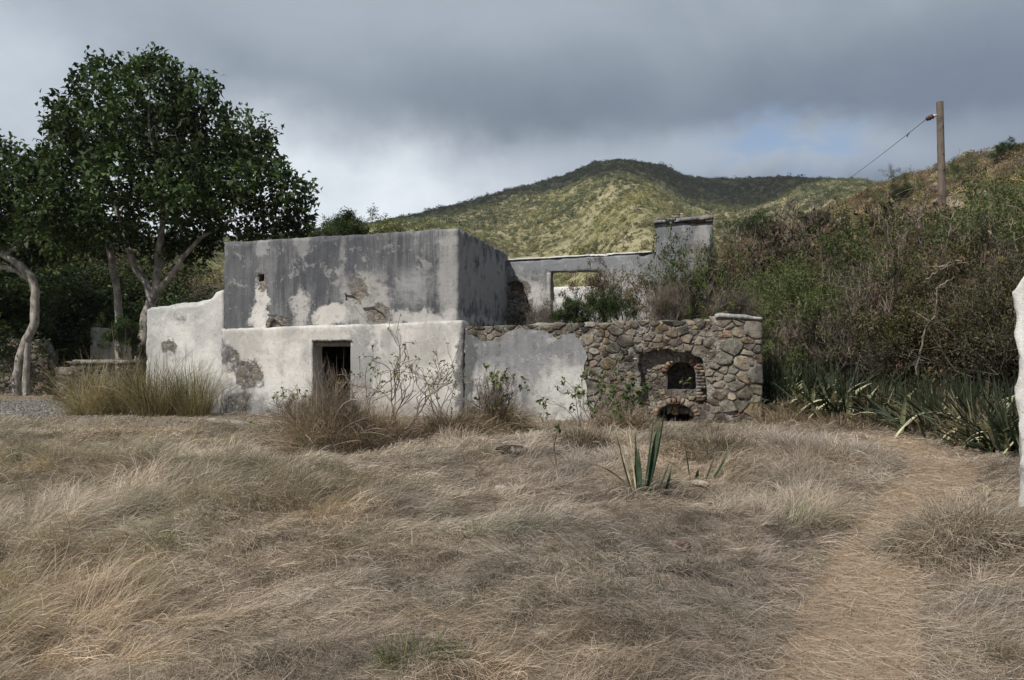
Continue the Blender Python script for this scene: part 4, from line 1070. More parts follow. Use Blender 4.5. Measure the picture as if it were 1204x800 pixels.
# the thicket beyond the path
TL = {'acacia':('green fine-leaved shrub in the thicket beyond the path','green shrubs of the thicket'),
      'brown':('shrub with drooping dead red-brown leaves in the thicket beyond the path','brown dead-leaved shrubs of the thicket'),
      'twig':('grey leafless twiggy shrub in the thicket beyond the path','bare grey shrubs of the thicket'),
      'scrub':('olive brown half-leafed shrub in the thicket beyond the path','olive shrubs of the thicket')}
def T(kind, px, top, D, wid=1.1, **q): place_px(kind, px, top, D, TL[kind][0], group=TL[kind][1], wid=wid*vrng.uniform(.9,1.15), **q)
for kd, px, top, D in [
    # front row over the sword plants
    ('acacia',925,345,21.5),('acacia',950,322,22.5),('twig',975,362,20.0),('acacia',1000,330,20.5),('acacia',975,318,22),('twig',1035,345,19.3),('brown',1062,332,18.7),('twig',1090,330,18),('leafy',1110,345,17.2),('brown',1128,322,17),('twig',1150,330,16.2),('acacia',1172,300,17.5),('acacia',1115,292,19.5),('leafy',1165,345,15.6),('brown',1185,300,15.8),('leafy',1205,320,14.8),('twig',1225,310,14.6),('leafy',1250,300,14.5),('brown',1290,300,15),
    # second row
    ('acacia',905,330,26),('acacia',935,318,25),('acacia',968,306,24.5),('acacia',1000,305,24),('twig',1022,300,23.5),('brown',1045,298,22.5),('acacia',1060,300,22),('brown',1085,280,21.5),('leafy',1098,300,21),('twig',1105,290,21),('acacia',1128,268,20.5),('acacia',1150,262,20),('brown',1158,292,19),('acacia',1180,258,19.5),('acacia',1205,250,19),('twig',1195,272,18.5),('acacia',1240,250,18.5),('acacia',1275,255,18),
    # third row and skyline
    ('acacia',908,345,23.5),('acacia',893,318,28),('twig',868,300,33),('brown',872,285,31),('twig',895,292,34),('acacia',880,310,29),('twig',915,285,33),('acacia',955,290,30),('brown',985,262,29),('twig',975,272,32),('brown',1010,262,28.5),('twig',1040,268,29),('acacia',1020,282,27),('brown',1060,262,27.5),('brown',1090,248,26.5),('brown',1080,268,28),('acacia',1112,256,26.5),('acacia',1135,246,26),('acacia',1165,240,25.5),('acacia',1195,234,25),('acacia',1225,230,24.5),('acacia',1260,230,24)]:
    T(kd if not (1030 < px < 1190 and D < 20.2 and kd != 'acacia') and kd == 'brown' else (('twig','brown','scrub','twig')[(px//5)%4] if 1030 < px < 1190 and D < 20.2 else {'leafy':'scrub','twig':'scrub' if (px*7)%3 else 'twig'}.get(kd,kd)), px, top-3, D+1.9)
# scrub standing nearer the skyline that can be told apart
place_px('leafy', 1187, 166, 84, 'dark round bush on the skyline of the near hill', wid=1.3, v=1)
place_px('acacia', 1128, 184, 84, 'green bush on the hill skyline beside the wooden utility pole', wid=1.1, v=0)
place_px('acacia', 1050, 204, 88, 'dull green spreading bush on the skyline of the near hill, over the pale bank', wid=1.4, v=1)
place_px('leafy', 966, 250, 92, 'dark green bush on the near hill under the sunlit mountain slope', wid=1.5, v=0)
place_px('leafy', 888, 252, 110, 'dark green bush on the hillside just beyond the chimney', wid=1.2, v=1)
# plants on the ruin
def on_ruin(kind, px, py_top, dep, z, label, wid=1.0, name='shrub', cat='shrub', v=None):
    s, zt_ = fw(px, py_top, dep); w = world(s, dep, z)
    return put_shrub(kind, w[0], w[1], max(.25, zt_-z), label, None, name, cat, z, wid, v)
on_ruin('leafy', 672, 352, 3.0, 1.98, 'low dark bush on the terrace at the window opening of the back wall', 1.0, v=0)
on_ruin('brown', 690, 312, 3.4, 1.98, 'tall brown-leaved bush on the terrace before the back wall', .95, v=0)
on_ruin('leafy', 712, 342, 2.6, 1.98, 'dark dense bush on the terrace between brown bush and chimney plants', .9, v=1)
on_ruin('brown', 732, 318, 3.0, 1.98, 'reddish brown dry bush on the terrace just before the chimney', .9, v=1)
on_ruin('vine', 806, 282, 4.0, 2.0, 'green straggling climber covering the face of the chimney', .75, 'climber', 'climber', 0)
on_ruin('vine', 832, 292, 4.3, 2.0, 'green climber hanging at the outer edge of the chimney', .5, 'climber', 'climber', 1)
on_ruin('acacia', 800, 318, 3.9, 2.0, 'fine-leaved green sapling before the foot of the chimney', .7, v=0)
on_ruin('vine', 762, 312, 3.6, 2.0, 'green and rust climber against the back wall at the chimney foot', .8, 'climber', 'climber', 1)
on_ruin('twig', 785, 335, 2.6, 2.0, 'grey twiggy bush on the terrace at the foot of the chimney', .9, v=0)
on_ruin('brown', 846, 300, 4.6, 2.0, 'brown dead bush at the outer corner of the chimney', .6, v=0)
on_ruin('twig', 640, 352, 3.2, 1.98, 'small twiggy bush on the terrace below the pale window jamb', .9, v=1)
on_ruin('twig', 862, 340, 3.5, 2.0, 'bare grey bush behind the capping slab of the oven wall', 1.1, v=2)
on_ruin('vine', 698, 283, 5.5, fw(698,305,5.5)[1], 'tuft of green weed sprouting on the top of the back wall', 1.1, 'weed', 'weed', 0)
on_ruin('leafy', 403, 250, 3.5, 4.3, 'small green bush sprouting on the roof of the upper block', 1.2, v=0)
on_ruin('vine', 440, 262, 3.0, 4.3, 'low green weed on the flat roof beside the small bush', 2.6, 'weed', 'weed', 1)
on_ruin('vine', 470, 262, 3.5, 4.35, 'low yellowish weed spreading along the roof edge of the upper block', 2.4, 'weed', 'weed', 0)
on_ruin('vine', 385, 266, 3.8, 4.28, 'thin green weed on the roof near the crown of the large tree', 1.8, 'weed', 'weed', 0)

# ------------------------------------------------------------------ utility pole and wire
pb = np.array([(1112-CX)/F*32, 32.0]); pz = float(G(*pb))
pole = empty('utility_pole', (pb[0],pb[1],pz)); tag(pole, 'tall weathered wooden utility pole without crossarm rising from the thicket', 'utility pole')
pt = at(1105,120,32); d = pt-np.array([pb[0],pb[1],pz])
a = Acc(); hh = np.linspace(-.02,1,14); tube(a, d[None]*hh[:,None], np.linspace(.165,.125,14), (1,1,1), 14)
P_end = a.V[0].reshape(14,14,3)[-1]; c = P_end.mean(0)
a.add(np.vstack([P_end, c[None]+[[0,0,.015]]]), [(i,(i+1)%14,(i+2)%14,14) for i in range(0,14,2)], (1,1,1))
M_pole = wood_mat('pole_wood', (.10,.08,.065), (.19,.155,.13))
obj('shaft', a.me('shaft', M_pole, True), pole)
def plain(name, c, rough=.5, metal=0.0, spec=.4):
    k = N(name); o = k.n('ShaderNodeTexCoord').outputs['Object']; f = k.noise(o, 14, 4)
    m = k.bsdf(k.mix(k.rng(f,.3,.7), tuple(t*.75 for t in c), c), rough, spec=spec); m.node.inputs['Metallic'].default_value = metal
    return k.out(m)
M_porc, M_porw, M_met, M_wire = plain('brown_porcelain',(.07,.03,.022),.25), plain('white_porcelain',(.62,.60,.58),.3), plain('galvanised',(.42,.42,.43),.5,.7), plain('dark_cable',(.05,.05,.055),.6)
def lathe(acc, P0, axis, prof, n=12, col=(1,1,1)):
    P = np.array([P0+axis*t for t,_ in prof]); tube(acc, P, np.array([r for _,r in prof]), col, n)
ia = at(1099.5,137,32)-np.array([pb[0],pb[1],pz]); wv = nrm(np.array([-.55,.55,-.42])); wdir = nrm(np.array([-.8,.1,-.35]))
ht = np.array([pt[0]-pb[0]-.12, 0, ia[2]+.06])
a = Acc(); lathe(a, ht, wdir, [(0,.03),(.06,.03),(.061,.055),(.10,.06),(.11,.03),(.14,.03)]); ins = obj('insulator', a.me('insulator', M_porw, True), pole)
a = Acc(); lathe(a, ht+wdir*.13, wdir, [(0,.03),(.01,.085),(.05,.095),(.06,.04),(.10,.04),(.11,.09),(.16,.10),(.17,.04),(.20,.04),(.21,.08),(.25,.085),(.26,.03),(.30,.02)])
obj('insulator_bell', a.me('insulator_bell', M_porc, True), ins)
a = Acc(); tube(a, np.array([ht-wdir*.12, ht+wdir*.02]), .022, (1,1,1), 8); obj('bracket', a.me('bracket', M_met, True), pole)
a = Acc(); q = d*.80+np.array([.02,-.15,0])
for s_ in (.80,.74,.905): 
    q = d*s_; a = Acc(); tube(a, np.array([q+[0.02,-.10,0],q+[0.02,-.18,0]]), .03, (1,1,1), 7); obj('bolt', a.me('bolt', M_met, True), pole)
w0_ = np.array([pb[0],pb[1],pz])+ht+wdir*.42; w1_ = at(915,252,125)
t = np.linspace(0,1,60)[:,None]; W = w0_+(w1_-w0_)*t; W[:,2] -= (4*t*(1-t))[:,0]*.9
a = Acc(); tube(a, W, .012, (1,1,1), 5); wr = obj('wire', a.me('wire', M_wire, True)); tag(wr, 'thin sagging cable running from the wooden utility pole to behind the hill', 'cable')
a = Acc(); q = W[2]; tube(a, np.array([q+[.05,0,.02],q+[-.02,0,-.03],q+[-.03,0,-.12]]), .03, (1,1,1), 6); obj('wire_clamp', a.me('wire_clamp', M_wire), wr)

# ------------------------------------------------------------------ sword-leaved plants
def sword(acc, rng, p, az, L, w, tilt, bend, col, tipc, twist=0.0, seg=8):
    t = np.linspace(0,1,seg+1); ph = tilt+bend*t**1.6
    st = L/seg; P = [np.array(p,float)]
    for i in range(seg): P.append(P[-1]+st*np.array([math.sin(ph[i])*math.cos(az), math.sin(ph[i])*math.sin(az), math.cos(ph[i])]))
    P = np.array(P); Tn = nrm(np.gradient(P,axis=0)); A = np.array([-math.sin(az), math.cos(az), 0.0])
    tw = twist+rng.normal(0,.35)*t; Bn = np.cross(Tn, A)
    w = w*1.0
    Sd = A[None]*np.cos(tw)[:,None]+Bn*np.sin(tw)[:,None]; Up = np.cross(Sd, Tn)
    ww = w*np.minimum(1,(.55+1.4*t))*np.clip((1-t)*2.0,0.015,1)**.8
    V = np.stack([P-Sd*ww[:,None]*.5+Up*ww[:,None]*.22, P, P+Sd*ww[:,None]*.5+Up*ww[:,None]*.22],1).reshape(-1,3)
    Fq = []
    for i in range(seg):
        for j in range(2): Fq.append((3*i+j,3*i+j+1,3*i+j+4,3*i+j+3))
    band = .85+.3*(np.sin(t*40+rng.uniform(0,6))>.2)
    C = (np.array(col)[None]*band[:,None])*(1-t[:,None]**3)+np.array(tipc)[None]*t[:,None]**3
    acc.add(V, Fq, np.repeat(C,3,0))
SW = []
for s in range(6):
    rng = np.random.default_rng(300+s); a = Acc(); dr = Acc()
    for i in range(21):
        az = rng.uniform(0,6.28); L = rng.uniform(.35,1.0)
        sword(a, rng, (rng.normal(0,.10),rng.normal(0,.10),-.03), az, L, rng.uniform(.024,.046), rng.uniform(.05,1.0), rng.normal(.35,.65),
              np.array([(.012,.020,.012),(.018,.028,.015),(.032,.042,.022)][rng.integers(3)]), (.035,.045,.024), rng.normal(0,.8))
    for i in range(4 + 2*(s%3)):
        az = rng.uniform(3.4,6.1); L = rng.uniform(.4,.85)
        sword(dr, rng, (rng.normal(0,.14),rng.normal(0,.14),-.02), az, L, rng.uniform(.045,.078), rng.uniform(.15,.8), rng.uniform(.3,1.6),
              np.array([(.27,.30,.17),(.46,.43,.28),(.20,.25,.13)][rng.integers(3)]), (.50,.46,.32), rng.normal(0,.5))
    SW.append((a.me('leaf_rosette', M_sans), dr.me('bent_leaf', M_sans)))
def bed_edge(px): return np.interp(px, [895,930,980,1030,1075,1120,1160,1200,1240], [19.6,18.9,18.2,17.3,16.0,14.6,13.6,12.9,12.6])
rng = np.random.default_rng(55)
nsw = 0
for i in range(200):
    px = rng.uniform(897,1225); D = bed_edge(px)+.15+abs(rng.normal(0,1.1))
    x = (px-CX)/F*D
    if world(sE,0,0)[0]+.12 > x and D < 22: continue
    m = SW[i%6]; e = empty('sword_plant', (x,D,float(G(x,D))), rng.uniform(-.8,.8))
    s = rng.uniform(.9,1.45)*(1.25 if px < 1010 else 1.0); e.scale = (s,s,s*rng.uniform(.9,1.2))
    tag(e, 'dark green sword-leaved plant in the dense bed along the foot of the thicket', 'succulent', 'sword plants in the bed under the thicket')
    obj('leaf_rosette', m[0], e); obj('bent_leaf', m[1], e); nsw += 1

def agave(name, label, px, py, D, L):
    rng = np.random.default_rng(int(px)); b = at(px,py,D); e = empty(name, (b[0],b[1],float(G(b[0],b[1])))); tag(e, label, 'succulent')
    for az, l, w, tl, bd, pale, off in L:
        a = Acc()
        c = (.042,.075,.042) if not pale else (.46,.41,.27)
        sword(a, rng, (off,rng.normal(0,.03),-.03), az, l, w, tl, bd, c, (.09,.10,.06) if not pale else (.40,.35,.25), rng.normal(0,.25) if not pale else .8, 10)
        o = obj('leaf', a.me('leaf', M_sans), e)
        if pale: o.name = 'leaf'; o['label'] = 'pale dried leaf'
    return e
PI = math.pi
AG = 0
agave('agave', 'tall spiky green agave with pale dried leaves standing alone in the dry grass', 752, 592, 9.0,
      [(PI*.95,.80,.085,.30,-.12,0,-.05),(0.25,1.05,.07,.14,-.02,0,.03),(0,.86,.085,.17,.08,0,.06),(PI*1.4,.52,.12,.06,.05,0,.0),(.1,.98,.055,.22,-.06,0,.07),(PI*.6,.70,.07,.12,.1,0,.0),(PI*.9,.82,.035,.10,.02,1,-.03),(PI*.98,.98,.035,.26,.02,1,-.05),
       (PI,.55,.05,.6,.9,1,-.05),(-.3,.42,.08,.3,.2,0,.18),(.2,.36,.085,.25,.1,0,.26)])
agave('agave', 'small green agave half sunk in matted dry grass, nearer the path', 818, 572, 10.2,
      [(PI*.9,.52,.07,.12,.1,0,-.05),(.2,.50,.07,.35,.15,0,.10),(0.05,.60,.06,.55,-.1,0,.16),(PI*1.5,.30,.06,.6,.6,0,0),(PI,.40,.05,.5,.7,1,-.08)])

# ------------------------------------------------------------------ twiggy bushes in front of the ruin
def wispy(label, px, py, D, Hm, seed, ns=5, spread=.8, leafn=3, leafL=.075, lev=2, col=(.20,.165,.14), lc=None, jit=.42, name='bush'):
    rng = np.random.default_rng(seed); b = at(px,py,D); e = empty(name, (b[0],b[1],float(G(b[0],b[1])))); tag(e, label, 'bush')
    out, tips = [], []
    for i in range(ns):
        a_ = rng.uniform(0,6.28); t_ = rng.uniform(min(.1,spread*.5),spread)
        grow(rng, (rng.normal(0,.06),rng.normal(0,.06),-.03), (math.cos(a_)*math.sin(t_),.5*math.sin(a_)*math.sin(t_),math.cos(t_)), Hm*rng.uniform(.40,.55), .016*Hm/1.5, lev, out, tips, .25, jit, (2,3), (.35,.9), (.5,.8))
    sa = Acc()
    for P, r, l_ in out: tube(sa, P, np.maximum(r,.005), np.array(col)*rng.uniform(.8,1.2), 5)
    obj('stems', sa.me('stems', M_bark), e)
    ends = [(P[-1], nrm(P[-1]-P[-2])) for P, r, l_ in out if l_ == 0]
    ends = [q for q in ends if rng.random() < .75]
    T_ = np.array([q[0] for q in ends]); Dn = np.array([q[1] for q in ends]); idx = np.repeat(np.arange(len(T_)), leafn); n = len(idx)
    la = Acc(); leaves(la, T_[idx]+rng.normal(0,.012,(n,3)), Dn[idx]*.5+rng.normal(size=(n,3))*.8, leafL*rng.uniform(.6,1.2,n), leafL*.55*rng.uniform(.7,1.2,n), cols(rng,n,lc or [(.12,.16,.06),(.16,.19,.075),(.09,.12,.05)]), rng)
    obj('foliage', la.me('foliage', M_fine), e); return e
wispy('wide leafless twiggy bush with curving stems before the white front wall', 468, 530, 14.6, 1.75, 401, 6, .75, 3, .06, 3, jit=.5)
wispy('thin branching bush with sparse leaves at the dark wall corner', 520, 512, 16.0, 1.5, 402, 5, .6, 3, .06, 3, jit=.5)
wispy('leafy thin bush rising beside the doorway over the dry mound', 432, 508, 15.8, 1.5, 403, 3, .35, 5, .09, 2)
wispy('low bush with round green leaves on the far side of the dry mound', 345, 520, 15.0, 1.15, 404, 7, .95, 5, .085, 2)
wispy('upright bush with drooping green leaf tips before the streaked plaster', 590, 512, 16.2, 1.45, 405, 5, .55, 7, .11, 2)
wispy('small stalk with a few leaves near the streaked plaster foot', 642, 505, 16.6, .75, 406, 2, .4, 5, .09, 1)
wispy('forked bush with leaf clusters at its tips left of the rubble stones', 690, 520, 15.4, 1.3, 407, 4, .6, 6, .10, 2)
wispy('dense leafy weed at the edge of the plaster by the rubble', 706, 500, 17.2, 1.5, 408, 5, .5, 7, .09, 2)
wispy('green bush growing at the side of the hearth opening', 742, 508, 16.6, 1.0, 409, 8, .8, 12, .085, 2, lc=[(.07,.11,.03),(.10,.15,.045),(.05,.08,.025)])
wispy('slender lone seedling with a tuft of green leaves in the dry grass', 651, 570, 10.3, 1.15, 410, 1, .05, 9, .085, 1, jit=.1, name='seedling')
s_, z_ = fw(806,452,.2); wq = world(s_, .28, fw(806,462)[1])
e = wispy('tiny yellow-green plant sprouting inside the oven opening', 806, 462, 18.6, .4, 411, 2, .5, 6, .09, 1, name='weed'); e.location = wq.tolist(); e['category'] = 'weed'
put_shrub('twig', at(392,0,13.7)[0], 13.75, 1.25, 'grey dead twiggy bush tangled in the brown mound before the doorway', name='dead_bush', wid=.8, v=1)
put_shrub('twig', at(350,0,14.2)[0], 14.2, .85, 'small grey twiggy bush at the edge of the brown mound', name='dead_bush', wid=.9, v=2)
put_shrub('twig', at(585,0,16.3)[0], 16.3, 1.1, 'dead brown twiggy bush against the streaked plaster wall', name='dead_bush', wid=.7, v=0)
def deadwood(label, pts, r, seed):
    rng = np.random.default_rng(seed); P = np.array([at(*q) for q in pts]); e = empty('dead_branch', P[0].tolist()); tag(e, label, 'branch')
    t = np.linspace(0,1,len(P)); tt = np.linspace(0,1,24); Q = np.stack([np.interp(tt,t,P[:,i]) for i in range(3)],-1)-P[0]; Q += rng.normal(0,.02,Q.shape)
    a = Acc(); tube(a, Q, np.linspace(r,r*.35,24), (.21,.185,.155), 7)
    for i in (9,15,19):
        dd = nrm(rng.normal(size=3)+[0,-.3,.5]); tube(a, np.array([Q[i], Q[i]+dd*.25, Q[i]+dd*.5+rng.normal(0,.06,3)]), np.array([r*.5,r*.35,r*.2]), (.25,.22,.18), 5)
    obj('limb', a.me('limb', M_bark, True), e)
deadwood('pale bleached dead branch standing in the dark of the thicket', [(1078,440,17.2),(1085,400,17.0),(1100,362,16.8),(1102,338,16.8),(1122,325,16.7)], .024, 1)
deadwood('thin pale dead stem rising out of the thicket below the utility pole', [(1112,300,19.5),(1118,262,19.4),(1124,235,19.3),(1132,212,19.3)], .015, 2)
deadwood('long straight bleached stem leaning in the green shrubs by the gate post', [(1198,330,16.8),(1194,290,16.7),(1190,255,16.6),(1184,228,16.5)], .014, 3)
deadwood('bleached stem arching sideways across the dark shrubs', [(1090,330,17.6),(1108,312,17.2),(1126,306,17.0),(1142,312,16.9)], .018, 4)

# ------------------------------------------------------------------ tussocks and dry mounds
def tussock(name, label, cat, px, py, D, w, h, n, pal, seed, tilt=.55, bend=.8, wpx=.010, mat=None, dome=.0, group=None, scat=.9):
    rng = np.random.default_rng(seed); b = at(px,py,D); bz = float(G(b[0],b[1]))
    e = obj(name, None) if False else None
    r = np.sqrt(rng.uniform(0,1,n)); th = rng.uniform(0,6.28,n)
    x, y = r*np.cos(th)*w*.5, r*np.sin(th)*w*.4
    az = np.arctan2(y,x)+rng.normal(0,scat,n)
    P = np.stack([x,y,np.maximum(0,(1-r**2))*dome*h-.03],-1)
    L = h*(1-dome*.5)*rng.uniform(.25,1.25,n)*(1.1-.35*r)*(1+.35*fbm(x*2.2/w*1.3,y*2.2/w*1.3,seed,seed,3))
    a = Acc(); blades(a, P, az, L, np.abs(rng.normal(0,tilt*.6,n))+tilt*r*.7, rng.normal(bend*.6,bend*.6,n), np.full(n,wpx)*rng.uniform(.5,1.2,n), cols(rng,n,pal,None,.25), rng, 5)
    o = obj(name, a.me(name, mat or M_straw)); o.location = (b[0],b[1],bz); tag(o, label, cat, group); return o
TG = [(.28,.23,.125),(.20,.18,.085),(.38,.30,.18),(.13,.13,.06),(.44,.36,.23)]
TS = [(.36,.30,.20),(.30,.25,.16)]
TD = [(.15,.145,.065),(.09,.095,.04),(.20,.165,.085),(.06,.07,.03)]
tussock('grass_tussock','yellow-green grass tussock before the low dark stone wall','tussock',106,488,21.2,1.05,1.5,1000,TG+TS,501,.5,.9,.009)
tussock('grass_tussock','dense tall grass tussock with dark side in front of the big tree trunk','tussock',146,486,21.3,1.0,1.65,1000,TG+TS+TD[:1],502,.45,.8,.009)
tussock('grass_tussock','upright dark grass tussock between tree trunk and the white wing wall','tussock',184,486,20.6,.85,1.75,900,TD+TG,503,.40,.7,.009)
tussock('grass_tussock','upright green tussock standing against the white wing wall','tussock',228,486,20.4,.75,1.6,850,TD+TG,504,.36,.6,.009)
BR = [(.36,.275,.195),(.28,.21,.15),(.45,.37,.275),(.18,.14,.105),(.12,.10,.08)]
tussock('dry_bush','wide mound of brown dead grass and twigs before the doorway','bush',385,538,13.6,1.6,1.15,4200,BR,505,.8,1.1,.0055,None,.4,None,1.7)
tussock('dry_bush','paler brown dead mound adjoining the leafless twiggy bush','bush',440,530,14.4,1.2,.8,2600,BR,506,.8,1.1,.006,None,.35,None,1.6)
tussock('dry_bush','brown mound of dead stems before the streaked plaster','bush',584,512,16.4,1.1,.85,2400,BR,507,.8,1.1,.008,None,.4)
tussock('dry_bush','grey brown straw mound between dark corner stain and plaster','bush',530,520,15.4,1.4,.6,2400,BR,508,.9,1.2,.008,None,.4)
tussock('dry_bush','tangled dead mound at the hearth side under the green bush','bush',735,515,16.2,1.3,.6,2200,BR,509,.9,1.2,.008,None,.4)
tussock('dry_bush','dark tangle of dead stems behind the slender lone seedling','bush',682,545,12.6,1.1,.42,2600,BR+[(.10,.09,.08)]*2,510,1.0,1.3,.006,None,.5)
tussock('dry_bush','dark dry tangle around the small agave','bush',838,548,12.0,1.5,.42,2400,BR+[(.10,.10,.07)]*2,511,1.0,1.3,.006,None,.5)
tussock('dry_bush','grey brown dead clump lining the path opposite the gate post','bush',950,560,11.0,1.8,.34,2600,BR+[(.20,.17,.14)]*2,512,1.5,.9,.005,None,.6,None,1.6)
tussock('dry_bush','broad mound of grey dead grass between the path and the gate post','bush',1130,660,6.7,1.3,.48,5200,[(.34,.285,.23),(.27,.225,.18),(.40,.345,.28),(.20,.165,.135)],513,1.5,.9,.004,None,.62,None,1.6)
tussock('dry_bush','brown dead stems matted before the sword plants, close to the stone wall end','bush',930,492,18.6,1.7,.55,1500,BR,514,.8,1.0,.009,None,.3)
for q_,(px_,py_,D_) in enumerate(((1045,505,16.9),(1105,520,15.3),(1150,535,14.0),(1010,480,18.9),(1180,540,13.6))): tussock('dry_bush','tangle of brown dead stems poking through the sword plant bed','bush',px_,py_,D_+.5,1.1,.95,700,BR,530+q_,.6,.9,.008,None,.2,'dead stems among the sword plants',1.5)
tussock('dry_bush','low brown dead stems matted before the sword plants where the path bends','bush',990,500,17.3,1.3,.4,1200,BR,515,.9,1.0,.009,None,.3)
for i,(px,py,D,s,lb) in enumerate([(548,640,7.3,.16,'small fresh green grass tuft in the flattened middle of the field'),(455,632,7.5,.2,'dull green grass tuft in the flattened grass near the dry mound'),(575,668,6.5,.12,'flat yellow-green patch of grass in mid field'),(490,796,4.2,.2,'green tuft at the very edge of the near grass'),(4,588,9.0,.3,'green grass tuft near the gravel side of the field')]):
    tussock('green_tuft', lb, 'grass tuft', px,py,D,s*1.8,s,320,[(.10,.14,.05),(.14,.16,.07),(.20,.18,.10)],520+i,.8,.9,.005)

# small debris
def rock(name, label, cat, px, py, D, sz, col, seed, squash=(1,1,.6), rz=0.0):
    bm = bmesh.new(); bmesh.ops.create_icosphere(bm, subdivisions=3, radius=1); rng = np.random.default_rng(seed)
    V = np.array([v.co for v in bm.verts]); V = V*(1+.28*fbm(V[:,0]*1.3,V[:,1]*1.3,V[:,2]*1.3,seed,4))[:,None]*np.array(squash)*sz
    Fc = [tuple(v.index for v in f.verts) for f in bm.faces]; bm.free()
    me = mesh_data(name, V, Fc, np.tile(col,(len(V),1)), True, [M_stone]); b = at(px,py,D)
    o = obj(name, me); o.location = (b[0],b[1],float(G(b[0],b[1]))+sz*squash[2]*.5+.03); o.rotation_euler = (0,.12,rz); tag(o, label, cat)
rock('log', 'short dark rotten log lying in the dry grass near the seedling', 'log', 606, 553, 11.6, .26, (.06,.045,.035), 1, (1,.35,.3), .35)
rock('stone', 'small whitish stone in the matted grass below the rotten log', 'stone', 592, 581, 9.6, .07, (.5,.48,.45), 2, (1.6,.6,.5), -.3)
rock('stone', 'flat pale slab lying in grass at the foot of the white wall', 'stone', 268, 499, 18.4, .38, (.32,.29,.26), 3, (1.4,.6,.18), .1)
rock('stone', 'brown fist-sized stone at the trodden edge of the path', 'stone', 803, 657, 6.6, .055, (.16,.11,.08), 4, (1.3,.8,.7), .4)
rock('stone', 'pale stone in the grass beside the small agave', 'stone', 823, 580, 9.7, .075, (.36,.32,.27), 5, (1.4,.7,.6), -.5)
# ------------------------------------------------------------------ far scrub and mountain woods (masses)
def scatter(name, protos, P, rz, sc, idx, label=None):
    """one object: geometry nodes place the crowns on the points of its mesh"""
    me = bpy.data.meshes.new(name); me.vertices.add(len(P)); me.vertices.foreach_set('co', np.asarray(P,np.float32).ravel())
    a = me.attributes.new('rz','FLOAT','POINT'); a.data.foreach_set('value', np.asarray(rz,np.float32))
    a = me.attributes.new('sc','FLOAT_VECTOR','POINT'); a.data.foreach_set('vector', np.asarray(sc,np.float32).ravel())
    a = me.attributes.new('pick','INT','POINT'); a.data.foreach_set('value', np.asarray(idx,np.int32))
    o = obj(name, me); cl = bpy.data.collections.new(name+'_kinds')
    for i, p in enumerate(protos): q = bpy.data.objects.new(f'{name}_kind_{i:02d}', p); cl.objects.link(q)
    t = bpy.data.node_groups.new(name,'GeometryNodeTree')
    t.interface.new_socket('Geometry', in_out='INPUT', socket_type='NodeSocketGeometry'); t.interface.new_socket('Geometry', in_out='OUTPUT', socket_type='NodeSocketGeometry')
    nn = t.nodes.new; gi, go = nn('NodeGroupInput'), nn('NodeGroupOutput')
    ins = nn('GeometryNodeInstanceOnPoints'); ci = nn('GeometryNodeCollectionInfo'); ci.inputs['Collection'].default_value = cl
    ci.inputs['Separate Children'].default_value = True; ci.inputs['Reset Children'].default_value = True
    def attr(n, ty): x = nn('GeometryNodeInputNamedAttribute'); x.data_type = ty; x.inputs[0].default_value = n; return x.outputs[0]
    cx = nn('ShaderNodeCombineXYZ'); t.links.new(attr('rz','FLOAT'), cx.inputs[2])
    e2r = nn('FunctionNodeEulerToRotation'); t.links.new(cx.outputs[0], e2r.inputs[0])
    t.links.new(gi.outputs[0], ins.inputs['Points']); t.links.new(ci.outputs[0], ins.inputs['Instance']); ins.inputs['Pick Instance'].default_value = True
    t.links.new(attr('pick','INT'), ins.inputs['Instance Index']); t.links.new(e2r.outputs[0], ins.inputs['Rotation']); t.links.new(attr('sc','FLOAT_VECTOR'), ins.inputs['Scale'])
    t.links.new(ins.outputs[0], go.inputs[0])
    m = o.modifiers.new('scatter','NODES'); m.node_group = t
    tag(o, label, kind='stuff'); return o
def clump(seed, pal, n, leaf, up=.3, mat=None):
    """unit crown of leaf tufts with an uneven outline"""
    rng = np.random.default_rng(seed); k = 7
    C = nrm(rng.normal(size=(k,3))*[1,1,.6]+[0,0,.35])*rng.uniform(.15,.62,(k,1)); C[:,2] = np.abs(C[:,2])+.22; r = rng.uniform(.22,.42,k)
    i = rng.integers(0,k,n); u = nrm(rng.normal(size=(n,3))); P = C[i]+u*(r[i]*rng.uniform(.6,1.05,n)**.5)[:,None]
    a = Acc(); tone = rng.uniform(.75,1.25,k)[i][:,None]
    leaves(a, P, u*.7+rng.normal(size=(n,3))*.5+[0,0,up], leaf*rng.uniform(.7,1.3,n), leaf*.62*rng.uniform(.7,1.3,n), cols(rng,n,pal,None,.15)*tone, rng)
    return a.me('crown', mat or M_fine)
W_OL = [(.25,.24,.11),(.30,.28,.135),(.18,.185,.08)]
W_DK = [(.095,.12,.06),(.12,.14,.068),(.075,.095,.05)]
W_ST = [(.42,.38,.22),(.47,.42,.27),(.35,.32,.18)]
W_BR = [(.23,.185,.15),(.17,.14,.115),(.29,.24,.19)]
W_RD = [(.17,.09,.06),(.20,.12,.08),(.13,.09,.07)]
M_far = leaf_mat('far_leaf', .3, .7, .05, .3, .02)
far = [clump(s, p, 70, .26, mat=M_far) for s, p in ((601,W_OL),(602,W_OL),(603,W_DK),(604,W_DK),(605,W_ST),(606,W_ST))]
rng = np.random.default_rng(61)
n = 175000
k = rng.uniform(-.85,.62,n); y = 215+ (1000-215)*np.sqrt(rng.uniform(0,1,n))**1.1
keep = (k > -.40) | (rng.random(n) < .15); k, y = k[keep], y[keep]; n = len(k)
x = k*y; z = mountain_h(x, y)
dens = fbm(x/55, y/55, 0, 9, 4); ok = (dens+rng.normal(0,.3,n) > -.30) & (z > 1); x, y, z, dens = x[ok], y[ok], z[ok], dens[ok]; n = len(x)
zt_ = z/np.interp(x/y, MK, (HY-ME)/F)/760
